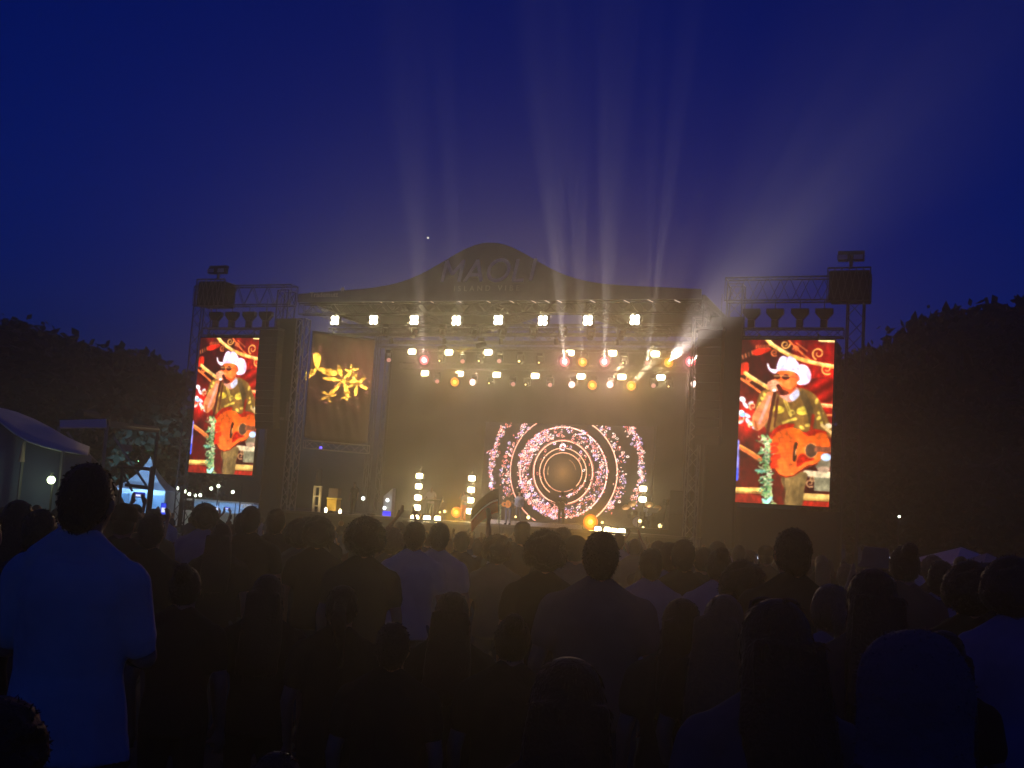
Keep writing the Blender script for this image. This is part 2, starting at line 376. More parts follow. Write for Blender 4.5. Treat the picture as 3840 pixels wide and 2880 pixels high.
bm.build('emblem', mat('letter_grey', (0.45, 0.45, 0.47)), o)

# ------------------------------------------------------------------ towers beside the stage with the video screens
def tower(side, lab):
    s = side; o = sthing('screen_tower', lab, 'tower', 16.0 * s, 0.9, 0, 'screen towers')
    gz = ground_z(*st(18.6 * s, 1, 0)[:2])
    for x in (-2.9, 2.9):                                     # two columns
        truss(o, (x, 0, gz - 0.2), (x, 0, 14.0), 0.75, 0.75, 0.04, 0.8, STEEL, up=(0, 1, 0))
        MB().box(x - 0.8, x + 0.8, -0.8, 0.8, gz - 0.25, gz + 0.1).build('base_block', mat('concrete', (0.3, 0.3, 0.29), 0.9), o)
    truss(o, (-3.4, 0, 13.75), (3.4, 0, 13.75), 0.7, 1.15, 0.035, 0.5, STEEL)      # top beam
    x = 2.6 * s if s > 0 else -2.0                            # cloth-wrapped head block on the outer end with worklights
    MB().box(x - 0.95, x + 0.95, -0.6, 0.6, 13.1, 14.55, bev=0.05).build('head_block', MATTE, o)
    truss(o, (x - 1.0, -0.66, 13.85), (x + 1.0, -0.66, 13.85), 0.06, 1.6, 0.035, 0.32, STEEL)
    MB().tube((x, 0, 14.75), (x, 0, 15.5), 0.09).build('mast', STEEL, o)
    MB().box(x - 0.62, x + 0.62, -0.12, 0.12, 15.42, 15.6).build('lamp_bar', STEEL, o)
    for dx in (-0.36, 0.36): 
        h = MB().box(x + dx - 0.26, x + dx + 0.26, -0.3, 0.1, 15.1, 15.41, bev=0.03).build('floodlight', BLACK, o)
        MB().box(x + dx - 0.22, x + dx + 0.22, -0.31, -0.302, 15.14, 15.37).build('glass', mat('dead_glass', (0.5, 0.52, 0.55), 0.15), h)
    truss(o, (-2.4, -0.2, 11.55), (2.4, -0.2, 11.55), 0.5, 0.42, 0.035, 0.45, STEEL)   # screen header beam
    return o
tower(-1, 'dark truss tower holding up the left video screen'); tower(1, 'dark truss tower holding up the right video screen')
for s, nm in ((-1, 'left'), (1, 'right')):
    for k, x in enumerate((-1.9, -0.75, 0.45, 1.6)):
        o = sthing('chain_hoist', f'dark chain hoist above the {nm} screen, number {k+1} from its left corner' if False else 'dark chain hoist, ' + ['leftmost', 'second', 'third', 'rightmost'][k] + f' of the four above the {nm} video screen', 'hoist', 15.85 * s + x, 0.7, 11.8, 'chain hoists above the screens')
        MB().box(-0.16, 0.16, -0.15, 0.15, 0.0, 0.42, bev=0.03).build('motor_body', BLACK, o)
        MB().prism([(-0.16, 0.43), (0.16, 0.43), (0.42, 0.72), (0.42, 0.95), (-0.42, 0.95), (-0.42, 0.72)], -0.14, 0.14).build('chain_bag', MATTE, o)
        MB().tube((0, 0, 0.96), (0, 0, 1.42), 0.025).build('chain', STEEL, o)

# --- the picture on the side screens: painted as coloured LED cells
class Canvas:
    def __init__(s, w, h, bgc): s.w, s.h = w, h; s.a = np.zeros((h, w, 3)); s.a[:] = bgc; s.Y, s.X = np.mgrid[0:h, 0:w]
    def win(s, x0, x1, y0, y1):
        return max(0, int(y0)), min(s.h, int(y1) + 2), max(0, int(x0)), min(s.w, int(x1) + 2)
    def put(s, W, mask, c):
        sub = s.a[W[0]:W[1], W[2]:W[3]]
        if callable(c): c = c(s.X[W[0]:W[1], W[2]:W[3]][mask], s.Y[W[0]:W[1], W[2]:W[3]][mask])
        sub[mask] = c
    def poly(s, pts, c, smooth=0):
        p = np.array(pts, float)
        if smooth:
            q = []; n = len(p)
            for i in range(n):
                a, b, d, e = p[i-1], p[i], p[(i+1) % n], p[(i+2) % n]
                for t in np.linspace(0, 1, smooth, endpoint=False):
                    q.append(0.5 * ((2*b) + (-a+d)*t + (2*a-5*b+4*d-e)*t*t + (-a+3*b-3*d+e)*t**3))
            p = np.array(q)
        W = s.win(p[:,0].min(), p[:,0].max(), p[:,1].min(), p[:,1].max())
        if W[1] <= W[0] or W[3] <= W[2]: return
        X = s.X[W[0]:W[1], W[2]:W[3]]; Y = s.Y[W[0]:W[1], W[2]:W[3]]; ins = np.zeros(X.shape, bool)
        for (x0, y0), (x1, y1) in zip(p, np.roll(p, -1, 0)):
            if y0 == y1: continue
            cond = ((y0 > Y) != (y1 > Y)); ins ^= cond & (X < (x1 - x0) * (Y - y0) / (y1 - y0) + x0)
        s.put(W, ins, c)
    def line(s, pts, w, c, w1=None):
        p = np.array(pts, float); n = len(p) - 1
        for i in range(n):
            (x0, y0), (x1, y1) = p[i], p[i+1]; ww = w if w1 is None else w + (w1 - w) * i / max(1, n - 1)
            W = s.win(min(x0, x1) - ww, max(x0, x1) + ww, min(y0, y1) - ww, max(y0, y1) + ww)
            if W[1] <= W[0] or W[3] <= W[2]: continue
            X = s.X[W[0]:W[1], W[2]:W[3]] - x0; Y = s.Y[W[0]:W[1], W[2]:W[3]] - y0; dx, dy = x1 - x0, y1 - y0
            t = np.clip((X*dx + Y*dy) / (dx*dx + dy*dy + 1e-9), 0, 1)
            s.put(W, (X - t*dx)**2 + (Y - t*dy)**2 < (ww/2)**2, c)
    def ell(s, cx, cy, rx, ry, c, rot=0.0, hole=0.0):
        r = max(rx, ry); W = s.win(cx - r, cx + r, cy - r, cy + r)
        if W[1] <= W[0] or W[3] <= W[2]: return
        X = s.X[W[0]:W[1], W[2]:W[3]] - cx; Y = s.Y[W[0]:W[1], W[2]:W[3]] - cy
        u = X*math.cos(rot) + Y*math.sin(rot); v = -X*math.sin(rot) + Y*math.cos(rot); q = (u/rx)**2 + (v/ry)**2
        s.put(W, (q < 1) & (q >= hole*hole), c)
    def spiral(s, cx, cy, r, c, w=12, turns=1.4, start=0.0, sgn=1):
        s.line([(cx + r*(1 - 0.75*t)*math.cos(start + sgn*turns*6.283*t), cy + r*(1 - 0.75*t)*math.sin(start + sgn*turns*6.283*t)) for t in np.linspace(0, 1, 26)], w, c, w*0.6)
def C8(r, g, b): return np.array([r, g, b], float)
def fbm(w, h, seed, n=5, base=4):
    r = np.random.default_rng(seed); out = np.zeros((h, w))
    for k in range(n):
        g = base * 2**k; a = r.random((g + 2, g + 2)); yy = np.linspace(0, g, h); xx = np.linspace(0, g, w)
        iy = yy.astype(int); ix = xx.astype(int); fy = (yy - iy)[:, None]; fx = (xx - ix)[None]
        v = a[np.ix_(iy, ix)]*(1-fy)*(1-fx) + a[np.ix_(iy+1, ix)]*fy*(1-fx) + a[np.ix_(iy, ix+1)]*(1-fy)*fx + a[np.ix_(iy+1, ix+1)]*fy*fx
        out += v / 2**k
    return out / 1.94
def paint_performer():
    c = Canvas(1121, 1659, C8(88, 12, 14)); r = random.Random(3)
    n = fbm(1121, 1659, 5)[:, :, None]; c.a = C8(52, 8, 12) * (1 - n) * 1.4 + C8(205, 30, 22) * np.clip(n * 2.6 - 1.05, 0, 1)
    GOLD, GOLD2, OR = C8(250, 186, 96), C8(255, 226, 150), C8(226, 118, 62)
    # scenery at the top and the left
    c.poly([(335, 230), (470, 205), (492, 228), (420, 262), (345, 272)], C8(206, 42, 24), 6)
    for i in range(9): c.line([(372 + i*13, 184), (368 + i*13, 212)], 6, C8(220, 110, 60))
    for i in range(4): c.line([(252 + i*26, 268 - i*11), (258 + i*26, 300 - i*11)], 8, C8(235, 150, 90))
    c.poly([(232, 350), (300, 330), (300, 405), (235, 435)], C8(214, 48, 28), 5)
    for x, y, q, st_ in ((610, 182, 38, 0), (880, 262, 52, 2), (945, 392, 48, 1), (700, 220, 26, 3), (520, 250, 30, 1), (300, 470, 24, 0)): c.spiral(x, y, q, GOLD if q > 35 else OR, 13, 1.3, st_)
    c.line([(640, 150), (700, 215), (780, 290), (830, 330)], 16, OR); c.line([(700, 170), (790, 240)], 10, OR)
    c.line([(455, 130), (500, 180), (570, 228), (660, 280), (780, 322), (900, 352), (1010, 374)], 36, GOLD); c.line([(460, 134), (560, 218), (640, 262)], 16, GOLD2); c.line([(800, 325), (1005, 366)], 12, GOLD2)
    c.line([(890, 150), (1016, 160)], 24, GOLD2)
    c.line([(275, 420), (345, 470), (470, 548)], 34, GOLD); c.line([(280, 416), (460, 530)], 12, GOLD2); c.line([(232, 462), (330, 530), (430, 605)], 20, OR)
    c.line([(860, 688), (990, 702)], 34, C8(240, 150, 92)); c.line([(865, 682), (988, 694)], 10, GOLD2); c.line([(905, 778), (985, 778)], 20, C8(235, 140, 80))
    c.poly([(760, 500), (990, 470), (985, 660), (840, 640)], lambda X, Y: C8(120, 14, 12) + np.outer(np.sin(X * 0.03 + Y * 0.05), C8(40, 8, 6)), 4)
    for x, y, rx, ry, t, cc in ((250, 640, 30, 22, .6, 255), (275, 690, 34, 16, .9, 245), (238, 752, 30, 22, 0, 250), (285, 775, 36, 16, .5, 240), (318, 672, 26, 14, -.4, 235), (300, 830, 40, 18, .9, 235), (235, 830, 26, 14, -.5, 225), (350, 880, 24, 14, .4, 230)):
        c.ell(x, y, rx, ry, C8(cc, cc - 6, cc), t)
    for x, y, q in ((335, 700, 30), (240, 800, 34), (320, 850, 26)): c.spiral(x, y, q, C8(250, 215, 150), 11, 1.2, 2)
    c.ell(250, 770, 26, 20, C8(150, 190, 245)); c.line([(212, 1030), (300, 1080), (390, 1140)], 42, OR); c.line([(212, 1015), (385, 1115)], 10, GOLD)
    c.poly([(228, 1140), (372, 1160), (372, 1370), (240, 1370), (215, 1300)], C8(74, 12, 12), 4)
    c.line([(208, 990), (204, 1150), (196, 1300)], 26, C8(150, 150, 235)); c.line([(200, 1220), (196, 1310)], 20, C8(60, 90, 230))
    c.line([(175, 1388), (400, 1392)], 34, C8(240, 190, 105)); c.line([(175, 1412), (400, 1420)], 16, C8(150, 110, 60))
    c.poly([(170, 1428), (400, 1440), (400, 1540), (170, 1540)], C8(128, 34, 26))
    # right lower corner: case, rail and stair
    c.poly([(835, 1275), (970, 1280), (970, 1410), (830, 1400)], C8(148, 140, 110)); c.line([(765, 1258), (975, 1272)], 52, C8(255, 232, 186)); c.line([(740, 1440), (975, 1452)], 40, C8(246, 200, 118)); c.line([(740, 1468), (975, 1480)], 18, C8(190, 150, 80))
    c.poly([(735, 1482), (970, 1492), (970, 1560), (720, 1545)], C8(170, 40, 28)); c.ell(905, 1180, 62, 66, C8(128, 116, 92)); c.ell(910, 1225, 50, 26, C8(205, 170, 140)); c.ell(932, 1124, 42, 32, C8(206, 226, 255))
    for x, y, q in ((800, 1338, 34), (820, 1300, 22)): c.spiral(x, y, q, C8(250, 190, 130), 12, 1.2, 1)
    # trousers
    c.poly([(505, 1270), (600, 1270), (600, 1530), (505, 1530)], C8(84, 22, 18)); c.poly([(572, 1288), (768, 1250), (752, 1400), (722, 1540), (592, 1530), (600, 1420)], C8(126, 100, 60), 5)
    c.line([(660, 1300), (620, 1420)], 5, C8(88, 66, 38)); c.line([(720, 1290), (690, 1500)], 6, C8(150, 122, 78)); 
    for y in range(1300, 1520, 18): c.ell(590 + 5 * math.sin(y), y, 12, 5, C8(60, 40, 26), .5)
    # shirt
    c.poly([(392, 598), (470, 560), (580, 590), (700, 548), (790, 566), (866, 628), (930, 760), (985, 900), (975, 965), (900, 920), (740, 915), (470, 915), (420, 800), (350, 780)], C8(130, 92, 44), 5)
    for x, y in ((420, 640), (398, 690), (440, 610), (380, 720), (860, 660), (890, 760), (910, 840), (880, 800), (940, 880), (740, 880), (790, 860), (740, 610)): c.ell(x, y, 26, 14, C8(238, 202, 92), r.uniform(0, 3))
    c.ell(545, 728, 52, 34, C8(240, 206, 76), .1); c.ell(528, 745, 20, 12, C8(120, 84, 40)); c.ell(756, 738, 62, 36, C8(240, 208, 84), -.15); c.line([(700, 742), (815, 728)], 4, C8(150, 104, 50))
    c.line([(596, 625), (610, 670), (630, 720), (648, 775)], 26, C8(228, 190, 84)); c.line([(600, 640), (640, 760)], 6, C8(110, 76, 36)); c.spiral(662, 758, 30, C8(240, 205, 95), 12, 1.2, 2); c.line([(585, 840), (630, 822), (690, 806)], 22, C8(238, 202, 90))
    c.line([(748, 596), (800, 720), (838, 880)], 56, C8(92, 70, 40)); c.line([(830, 780), (816, 890)], 26, C8(150, 34, 18)); c.line([(880, 690), (935, 900)], 22, C8(112, 82, 42))
    c.ell(955, 865, 30, 22, C8(250, 226, 180)); c.line([(900, 860), (985, 930)], 26, C8(244, 200, 130))
    # arm to the microphone
    c.poly([(330, 786), (362, 905), (440, 855), (486, 740), (520, 610), (470, 575), (420, 650)], C8(214, 128, 82), 5); c.line([(390, 840), (440, 720), (478, 620)], 26, C8(226, 160, 140)); c.line([(350, 820), (372, 890)], 16, C8(180, 88, 46))
    # neck, head
    c.poly([(560, 590), (700, 540), (716, 620), (650, 668), (590, 640)], C8(222, 150, 128), 4); c.poly([(640, 618), (705, 560), (722, 612), (668, 660)], C8(226, 220, 240), 3)
    c.ell(612, 490, 96, 104, C8(224, 104, 48)); c.poly([(560, 560), (690, 520), (660, 590), (590, 605)], C8(196, 78, 36), 4); c.ell(705, 472, 16, 30, C8(200, 84, 44)); c.ell(640, 520, 46, 40, C8(236, 122, 60)); c.line([(570, 500), (580, 520)], 14, C8(236, 130, 74))
    c.ell(540, 452, 26, 23, C8(66, 20, 16)); c.ell(612, 456, 34, 23, C8(66, 20, 16)); c.line([(515, 444), (648, 450)], 7, C8(240, 190, 110)); c.line([(648, 452), (700, 462)], 6, C8(120, 40, 22)); c.ell(606, 450, 10, 6, C8(190, 110, 70)); c.line([(545, 540), (590, 546)], 8, C8(120, 40, 26))
    c.poly([(540, 560), (590, 560), (640, 590), (600, 610), (545, 600)], C8(96, 36, 26), 4)
    # hat
    c.poly([(458, 340), (470, 345), (488, 382), (540, 392), (690, 392), (730, 350), (790, 370), (818, 430), (812, 488), (776, 522), (716, 522), (704, 500), (724, 480), (712, 440), (660, 408), (560, 404), (522, 428), (490, 412), (466, 384)], C8(246, 222, 244), 5)
    c.poly([(538, 388), (550, 325), (575, 284), (606, 280), (628, 290), (655, 280), (690, 308), (722, 352), (700, 392), (620, 398)], C8(240, 222, 246), 5); c.poly([(548, 372), (560, 330), (600, 318), (650, 334), (662, 380)], C8(210, 214, 252), 4); c.line([(628, 292), (620, 340)], 8, C8(196, 164, 226)); c.line([(545, 390), (690, 394)], 9, C8(226, 160, 190))
    # hand, microphone and stand
    c.ell(512, 528, 56, 50, C8(232, 152, 112), .3); 
    for i in range(4): c.line([(470 + i*12, 500 + i*22), (530 + i*10, 494 + i*20)], 20, C8(240, 166, 128)); c.line([(472 + i*12, 511 + i*22), (532 + i*10, 505 + i*20)], 4, C8(180, 92, 60))
    c.line([(548, 530), (580, 588)], 34, C8(60, 16, 14)); c.ell(516, 566, 14, 12, C8(240, 240, 255)); c.line([(520, 590), (490, 740), (448, 960)], 26, C8(62, 22, 18)); c.line([(548, 622), (536, 740), (512, 870)], 12, C8(70, 30, 22)); c.line([(544, 640), (524, 790)], 22, C8(80, 34, 24))
    # guitar
    c.poly([(462, 975), (505, 900), (580, 852), (680, 850), (640, 900), (560, 930), (490, 1010)], C8(186, 30, 16), 5); c.poly([(770, 930), (830, 892), (910, 905), (940, 930), (860, 945)], C8(186, 30, 16), 4)
    c.poly([(482, 1030), (510, 945), (575, 896), (655, 880), (725, 902), (782, 948), (840, 938), (895, 920), (944, 945), (964, 1010), (958, 1085), (900, 1096), (884, 1150), (846, 1182), (786, 1192), (728, 1228), (660, 1272), (590, 1284), (532, 1256), (502, 1196), (488, 1110)], lambda X, Y: C8(246, 108, 40) + np.outer(np.sin(Y * 0.20), C8(5, 5, 4)) + np.outer((Y - 1080) / 200., C8(0, 8, 12)), 5)
    c.line([(500, 1190), (540, 1262), (600, 1290), (670, 1276), (740, 1228), (800, 1196), (860, 1180)], 10, C8(120, 30, 12)); c.line([(960, 1080), (966, 1010), (944, 940)], 8, C8(150, 60, 30))
    c.poly([(716, 1104), (780, 1102), (832, 1132), (826, 1148), (760, 1166), (722, 1196), (690, 1194)], C8(176, 26, 14), 4); c.ell(812, 1070, 54, 62, C8(240, 160, 96)); c.ell(812, 1070, 47, 55, C8(86, 60, 44)); c.poly([(686, 1000), (704, 1010), (692, 1070), (694, 1120), (680, 1158), (660, 1150), (668, 1080), (672, 1030)], C8(58, 28, 18), 4); c.line([(690, 1060), (682, 1110)], 7, C8(235, 190, 120)); c.line([(858, 1058), (980, 1064)], 44, C8(150, 84, 56))
    for i in range(8): c.line([(868 + i*13, 1046), (866 + i*13, 1086)], 4, C8(90, 46, 32))
    # garland on the stand
    for i in range(260):
        y = 945 + (i / 260) * 580; x = 442 + r.gauss(0, 26) + (10 if y > 1200 else 0); cc = r.choice([C8(120, 176, 104), C8(86, 150, 112), C8(224, 232, 170), C8(150, 200, 130), C8(200, 214, 140), C8(70, 120, 80), C8(240, 240, 200)])
        c.ell(x, y, r.uniform(10, 22), r.uniform(5, 9), cc * r.uniform(0.8, 1.0), r.uniform(-1.2, 1.2))
    c.ell(390, 1236, 46, 14, C8(120, 180, 150), .1); c.ell(465, 1480, 40, 16, C8(180, 236, 220), -.9); c.ell(430, 1490, 36, 14, C8(170, 230, 210), .8)
    for i in range(26):
        y = 1015 + i * 8; c.line([(482, y + r.uniform(-8, 8)), (520 + r.uniform(0, 40), y - 10 + r.uniform(-14, 14))], 9, C8(206, 44, 22))
    g = fbm(1121, 1659, 9, 4, 60)[:, :, None]; c.a = c.a * (0.62 + 0.72 * g); q = fbm(1121, 1659, 12, 3, 14)[:, :, None]; c.a = c.a * (0.62 + 0.76 * q)
    m_ = c.a.mean(2, keepdims=True); c.a = np.clip(m_ + (c.a - m_) * 1.12, 0, 255)
    b_ = c.a.copy()
    for dx in (-7, -4, 4, 7): b_ += np.roll(c.a, dx, 1) + np.roll(c.a, dx, 0)
    c.a = b_ / 9
    return c
def lin(a):
    a = np.clip(a / 255.0, 0, 1); return np.where(a <= 0.04045, a / 12.92, ((a + 0.055) / 1.055) ** 2.4)
def led_mesh(name, canvas, quad, W, H, nx, ny, m, gain=1.0):
    """quad: the canvas pixels at top-left, top-right, bottom-right, bottom-left"""
    q = np.array(quad, float); u = (np.arange(nx) + 0.5) / nx; v = (np.arange(ny) + 0.5) / ny
    U, V = np.meshgrid(u, v); acc = 0
    for du, dv in ((-.25, -.25), (.25, -.25), (-.25, .25), (.25, .25)):
        uu = (U + du/nx)[..., None]; vv = (V + dv/ny)[..., None]
        P = (q[0]*(1-uu) + q[1]*uu)*(1-vv) + (q[3]*(1-uu) + q[2]*uu)*vv
        X = np.clip(P[..., 0].astype(int), 0, canvas.w - 1); Y = np.clip(P[..., 1].astype(int), 0, canvas.h - 1); acc = acc + canvas.a[Y, X]
    colr = lin(acc / 4) * gain                                          # ny, nx, 3
    xs = np.linspace(-W/2, W/2, nx + 1); zs = np.linspace(H/2, -H/2, ny + 1)
    vs = [(x, 0, z) for z in zs for x in xs]; k = nx + 1
    fs = [(j*k + i, (j+1)*k + i, (j+1)*k + i + 1, j*k + i + 1) for j in range(ny) for i in range(nx)]
    me = bpy.data.meshes.new(name); me.from_pydata(vs, [], fs); me.update()
    ca = me.color_attributes.new('led', 'FLOAT_COLOR', 'CORNER')
    rgba = np.ones((ny * nx, 4, 4)); rgba[:, :, :3] = colr.reshape(-1, 1, 3); ca.data.foreach_set('color', rgba.ravel())
    me.materials.append(m); return me
def led_material(name, strength):
    m = bpy.data.materials.new(name); m.use_nodes = True; t = m.node_tree; t.nodes.clear()
    a = t.nodes.new('ShaderNodeAttribute'); a.attribute_name = 'led'
    e = t.nodes.new('ShaderNodeEmission'); e.inputs[1].default_value = strength; o = t.nodes.new('ShaderNodeOutputMaterial')
    t.links.new(a.outputs['Color'], e.inputs[0]); t.links.new(e.outputs[0], o.inputs[0]); m.cycles.emission_sampling = 'NONE'; return m
perf = paint_performer()
SCR = led_mesh('display', perf, [(252, 140), (1012, 152), (950, 1534), (182, 1494)], 4.38, 7.86, 104, 186, led_material('screen_leds', 1.9), 1.0)
for s, nm in ((-1, 'left'), (1, 'right')):
    o = sthing('video_screen', f'tall {nm} video screen showing a singer in a white cowboy hat with a guitar', 'screen', 15.85 * s + (0.05 if s > 0 else 0), 0.0, 3.2, 'video screens beside the stage')
    d = link('display', SCR, o, (0, -0.16, 3.94))
    MB().box(-2.24, 2.24, -0.15, 0.1, -0.06, 7.94).build('cabinet', BLACK, o)
    for x in (-1.4, 1.4): MB().tube((x, 0.0, 7.94), (x, 0.0, 8.2), 0.05).build('hanger', STEEL, o)
    for b in (0.2,): 
        bx = MB()
        for x in np.linspace(-2.0, 2.0, 5): bx.box(x - 0.03, x + 0.03, 0.1, 0.22, 0.0, 7.9)
        bx.build('back_rails', STEEL, o)
# black cloth wings
def wing(a0, a1, z0, z1, b, lab, letters=None, lx=0):
    o = sthing('wing_banner', lab, 'banner', (a0 + a1) / 2, b, z0)
    W = a1 - a0; nz = 10; n = 14; vs = []; fs = []
    for j in range(nz + 1):
        for i in range(n + 1):
            x = -W/2 + W*i/n; z = (z1 - z0)*j/nz; vs.append((x, 0.05*math.sin(x*3 + z*0.7), z))
    for j in range(nz):
        for i in range(n): k = j*(n+1)+i; fs.append((k, k+1, k+n+2, k+n+1))
    c = MB().add(vs, fs).build('cloth', mat('banner_cloth', (0.02, 0.02, 0.024), 0.9, noise=0.3, scale=2), o, True); c.modifiers.new('t', 'SOLIDIFY').thickness = 0.012
    for x in (-W/2, W/2): MB().tube((x, 0.12, -0.3 if z0 > 0.5 else 0), (x, 0.12, z1 - z0), 0.03).build('post', STEEL, o)
    if letters: text(o, letters, lx, sp(1060, 1575, b)[1] - z0, 1.5, mat('letter_faint', (0.10, 0.10, 0.10), 0.8), y=-0.075, bold=0.02)
    return o
wing(-13.3, -11.7, -0.4, 12.3, 0.35, 'tall dark banner with faint white letters between the left screen and the stage', 'LI', 0.15)
wing(12.0, 13.6, -0.4, 12.3, 0.35, 'tall dark banner between the stage and the right screen')
o = wing(13.7, 18.6, -0.9, 3.0, 0.25, 'black cloth skirt hanging below the right video screen')

# ------------------------------------------------------------------ hanging loudspeaker lines
def line_array(x_px, b, lab, s):
    a, ztop = sp(x_px, 1240, b); o = sthing('line_array', lab, 'loudspeaker', a, b, 0, 'hanging loudspeaker lines')
    z = ztop; y = 0.0; ang = 0.0
    MB().box(-0.62, 0.62, -0.35, 0.35, z + 0.02, z + 0.14).build('flying_frame', STEEL, o)
    for x in (-0.45, 0.45): MB().tube((x, 0, z + 0.14), (x, 0, 13.2), 0.02).build('chain', STEEL, o)
    for k in range(13):
        ang = R(0.4 + 0.13 * k * k * 0.55); M = Matrix.Translation((0, y, z)) @ Matrix.Rotation(ang, 4, 'X')
        c = MB().box(-0.6, 0.6, -0.3, 0.35, -0.42, -0.005, M, bev=0.0).build('cabinet', BLACK, o)
        MB().box(-0.55, 0.55, -0.315, -0.302, -0.39, -0.04, M).build('grille', mat('grille', (0.03, 0.03, 0.03), 0.5, 0.5), c)
        z -= 0.425 * math.cos(ang); y += 0.425 * math.sin(ang)
line_array(1020, -0.9, 'curved black line of hanging loudspeakers beside the left screen', -1)
line_array(2668, -0.9, 'curved black line of hanging loudspeakers left of the right screen', 1)

# ------------------------------------------------------------------ LED wall with flower rings
def paint_rings():
    k = 1.0; c = Canvas(1640, 1060, C8(10, 6, 8)); r = random.Random(11); cx, cyy = 785, 545
    PK = [C8(255, 168, 150), C8(255, 210, 196), C8(232, 124, 110), C8(232, 206, 250), C8(255, 240, 232), C8(206, 96, 84), C8(206, 180, 245), C8(248, 150, 138)]
    def ring(rx, ry, w, col, a0=0, a1=360, x0=cx, y0=cyy): c.line([(x0 + rx*math.cos(R(t)), y0 + ry*math.sin(R(t))) for t in np.linspace(a0, a1, 90)], w, col)
    for q in range(14): c.ell(cx, cyy, 165 - q*11, 170 - q*11, C8(26 + 5*q, 18 + 3.6*q, 12 + 2*q))
    ring(176, 180, 7, C8(240, 170, 130), 130, 405); ring(176, 180, 7, C8(190, 130, 100), 60, 130)
    ring(216, 222, 8, C8(240, 176, 140), 125, 410); ring(272, 292, 10, C8(250, 176, 150)); ring(284, 303, 4, C8(180, 100, 90))
    ring(402, 418, 12, C8(255, 190, 176), 150, 430); ring(402, 418, 8, C8(230, 140, 130), 70, 150)
    ring(494, 520, 9, C8(240, 160, 140), 100, 260); ring(494, 520, 10, C8(250, 176, 150), -60, 62)
    ring(140, 150, 5, C8(200, 160, 110), 170, 200); ring(120, 130, 4, C8(150, 110, 80), 300, 350)
    def blob(x, y, s=1.0):
        col = r.choice(PK) * r.uniform(0.7, 1.0)
        if r.random() < 0.35: c.ell(x, y, 10*s, 15*s, col, r.uniform(0, 3), 0.6)
        else: c.ell(x, y, r.uniform(3.5, 6.5)*s, r.uniform(7, 12)*s, col, r.uniform(0, 3)); c.ell(x + 7, y + 8, 5, 7, C8(24, 12, 12), r.uniform(0, 3))
    def band(r0, r1, n, amp, seed, f=1.0, lo=0, hi=360):
        q = random.Random(seed)
        for i in range(n):
            t = R(q.uniform(lo, hi)); den = 0.5 + 0.5*math.sin(5*t + seed) * math.sin(2*t + 1.3)
            if q.random() > 0.35 + amp*den: continue
            rr = q.uniform(r0, r1); blob(cx + rr*math.cos(t)*f, cyy + rr*math.sin(t)*f*1.02)
    band(318, 425, 820, 0.8, 2, 1, 95, 250); band(318, 420, 400, 0.7, 3, 1, -115, 100); band(300, 330, 60, .5, 7)
    band(505, 575, 150, 0.8, 4, 1, 150, 235); band(505, 580, 150, 0.8, 5, 1, -58, 40)
    band(210, 226, 34, 0.9, 6, 1, 20, 80); band(190, 300, 40, 0.3, 9)
    c.ell(785, 312, 30, 34, C8(250, 220, 230), 0, 0.4); 
    for i in range(16): blob(785 + r.gauss(0, 16), 312 + r.gauss(0, 16), .8)
    for side, xs in ((0, [(270, 105), (200, 180), (160, 280), (125, 370), (112, 470), (100, 560), (106, 640), (118, 700)]), (1, [(1400, 150), (1440, 220), (1470, 300), (1490, 370), (1488, 450), (1492, 540), (1490, 620), (1460, 700), (1440, 780), (1420, 860)])):
        for (x0, y0), (x1, y1) in zip(xs[:-1], xs[1:]):
            for t in np.linspace(0, 1, 9):
                for _ in range(2): blob(x0 + (x1-x0)*t + r.gauss(0, 14), y0 + (y1-y0)*t + r.gauss(0, 8), .95)
        for (x0, y0) in ((xs[1], xs[3]) if side == 0 else (xs[0], xs[2])):
            for _ in range(26): blob(x0 + r.gauss(0, 24), y0 + r.gauss(0, 24), 1.0)
    for x, y in ((1205, 870), (1340, 400), (1310, 560), (1310, 700), (230, 560), (250, 700), (400, 400), (400, 640)):
        for _ in range(8): blob(x + r.gauss(0, 20), y + r.gauss(0, 30))
    return c
BW = 9.3
a0, a1, z0, z1 = -3.6, 7.0, 1.72, 7.5
def proj(P):
    d = Vector(P) - CAM; zc = d.dot(_f); return CX + F * d.dot(_r) / zc, CY - F * d.dot(_u) / zc
quad = [((px - 1800) * 2.458, (py - 1550) * 2.458) for px, py in (proj(st(a, BW - 0.06, z)) for a, z in ((a0, z1), (a1, z1), (a1, z0), (a0, z0)))]
o = sthing('led_wall', 'wide LED wall at the back of the stage showing glowing pink rings of blossoms', 'screen', (a0 + a1) / 2, BW, z0)
wallm = led_mesh('display', paint_rings(), quad, a1 - a0, z1 - z0, 360, 196, led_material('wall_leds', 3.2), 1.0)
link('display', wallm, o, (0, -0.06, (z1 - z0) / 2))
MB().box(-(a1 - a0)/2 - 0.05, (a1 - a0)/2 + 0.05, -0.05, 0.12, -0.05, z1 - z0 + 0.05).build('cabinet', BLACK, o)
for x in (-4, 0, 4): MB().tube((x, 0.25, -(z0 - DZ)), (x, 0.25, z1 - z0), 0.05).build('leg', STEEL, o)

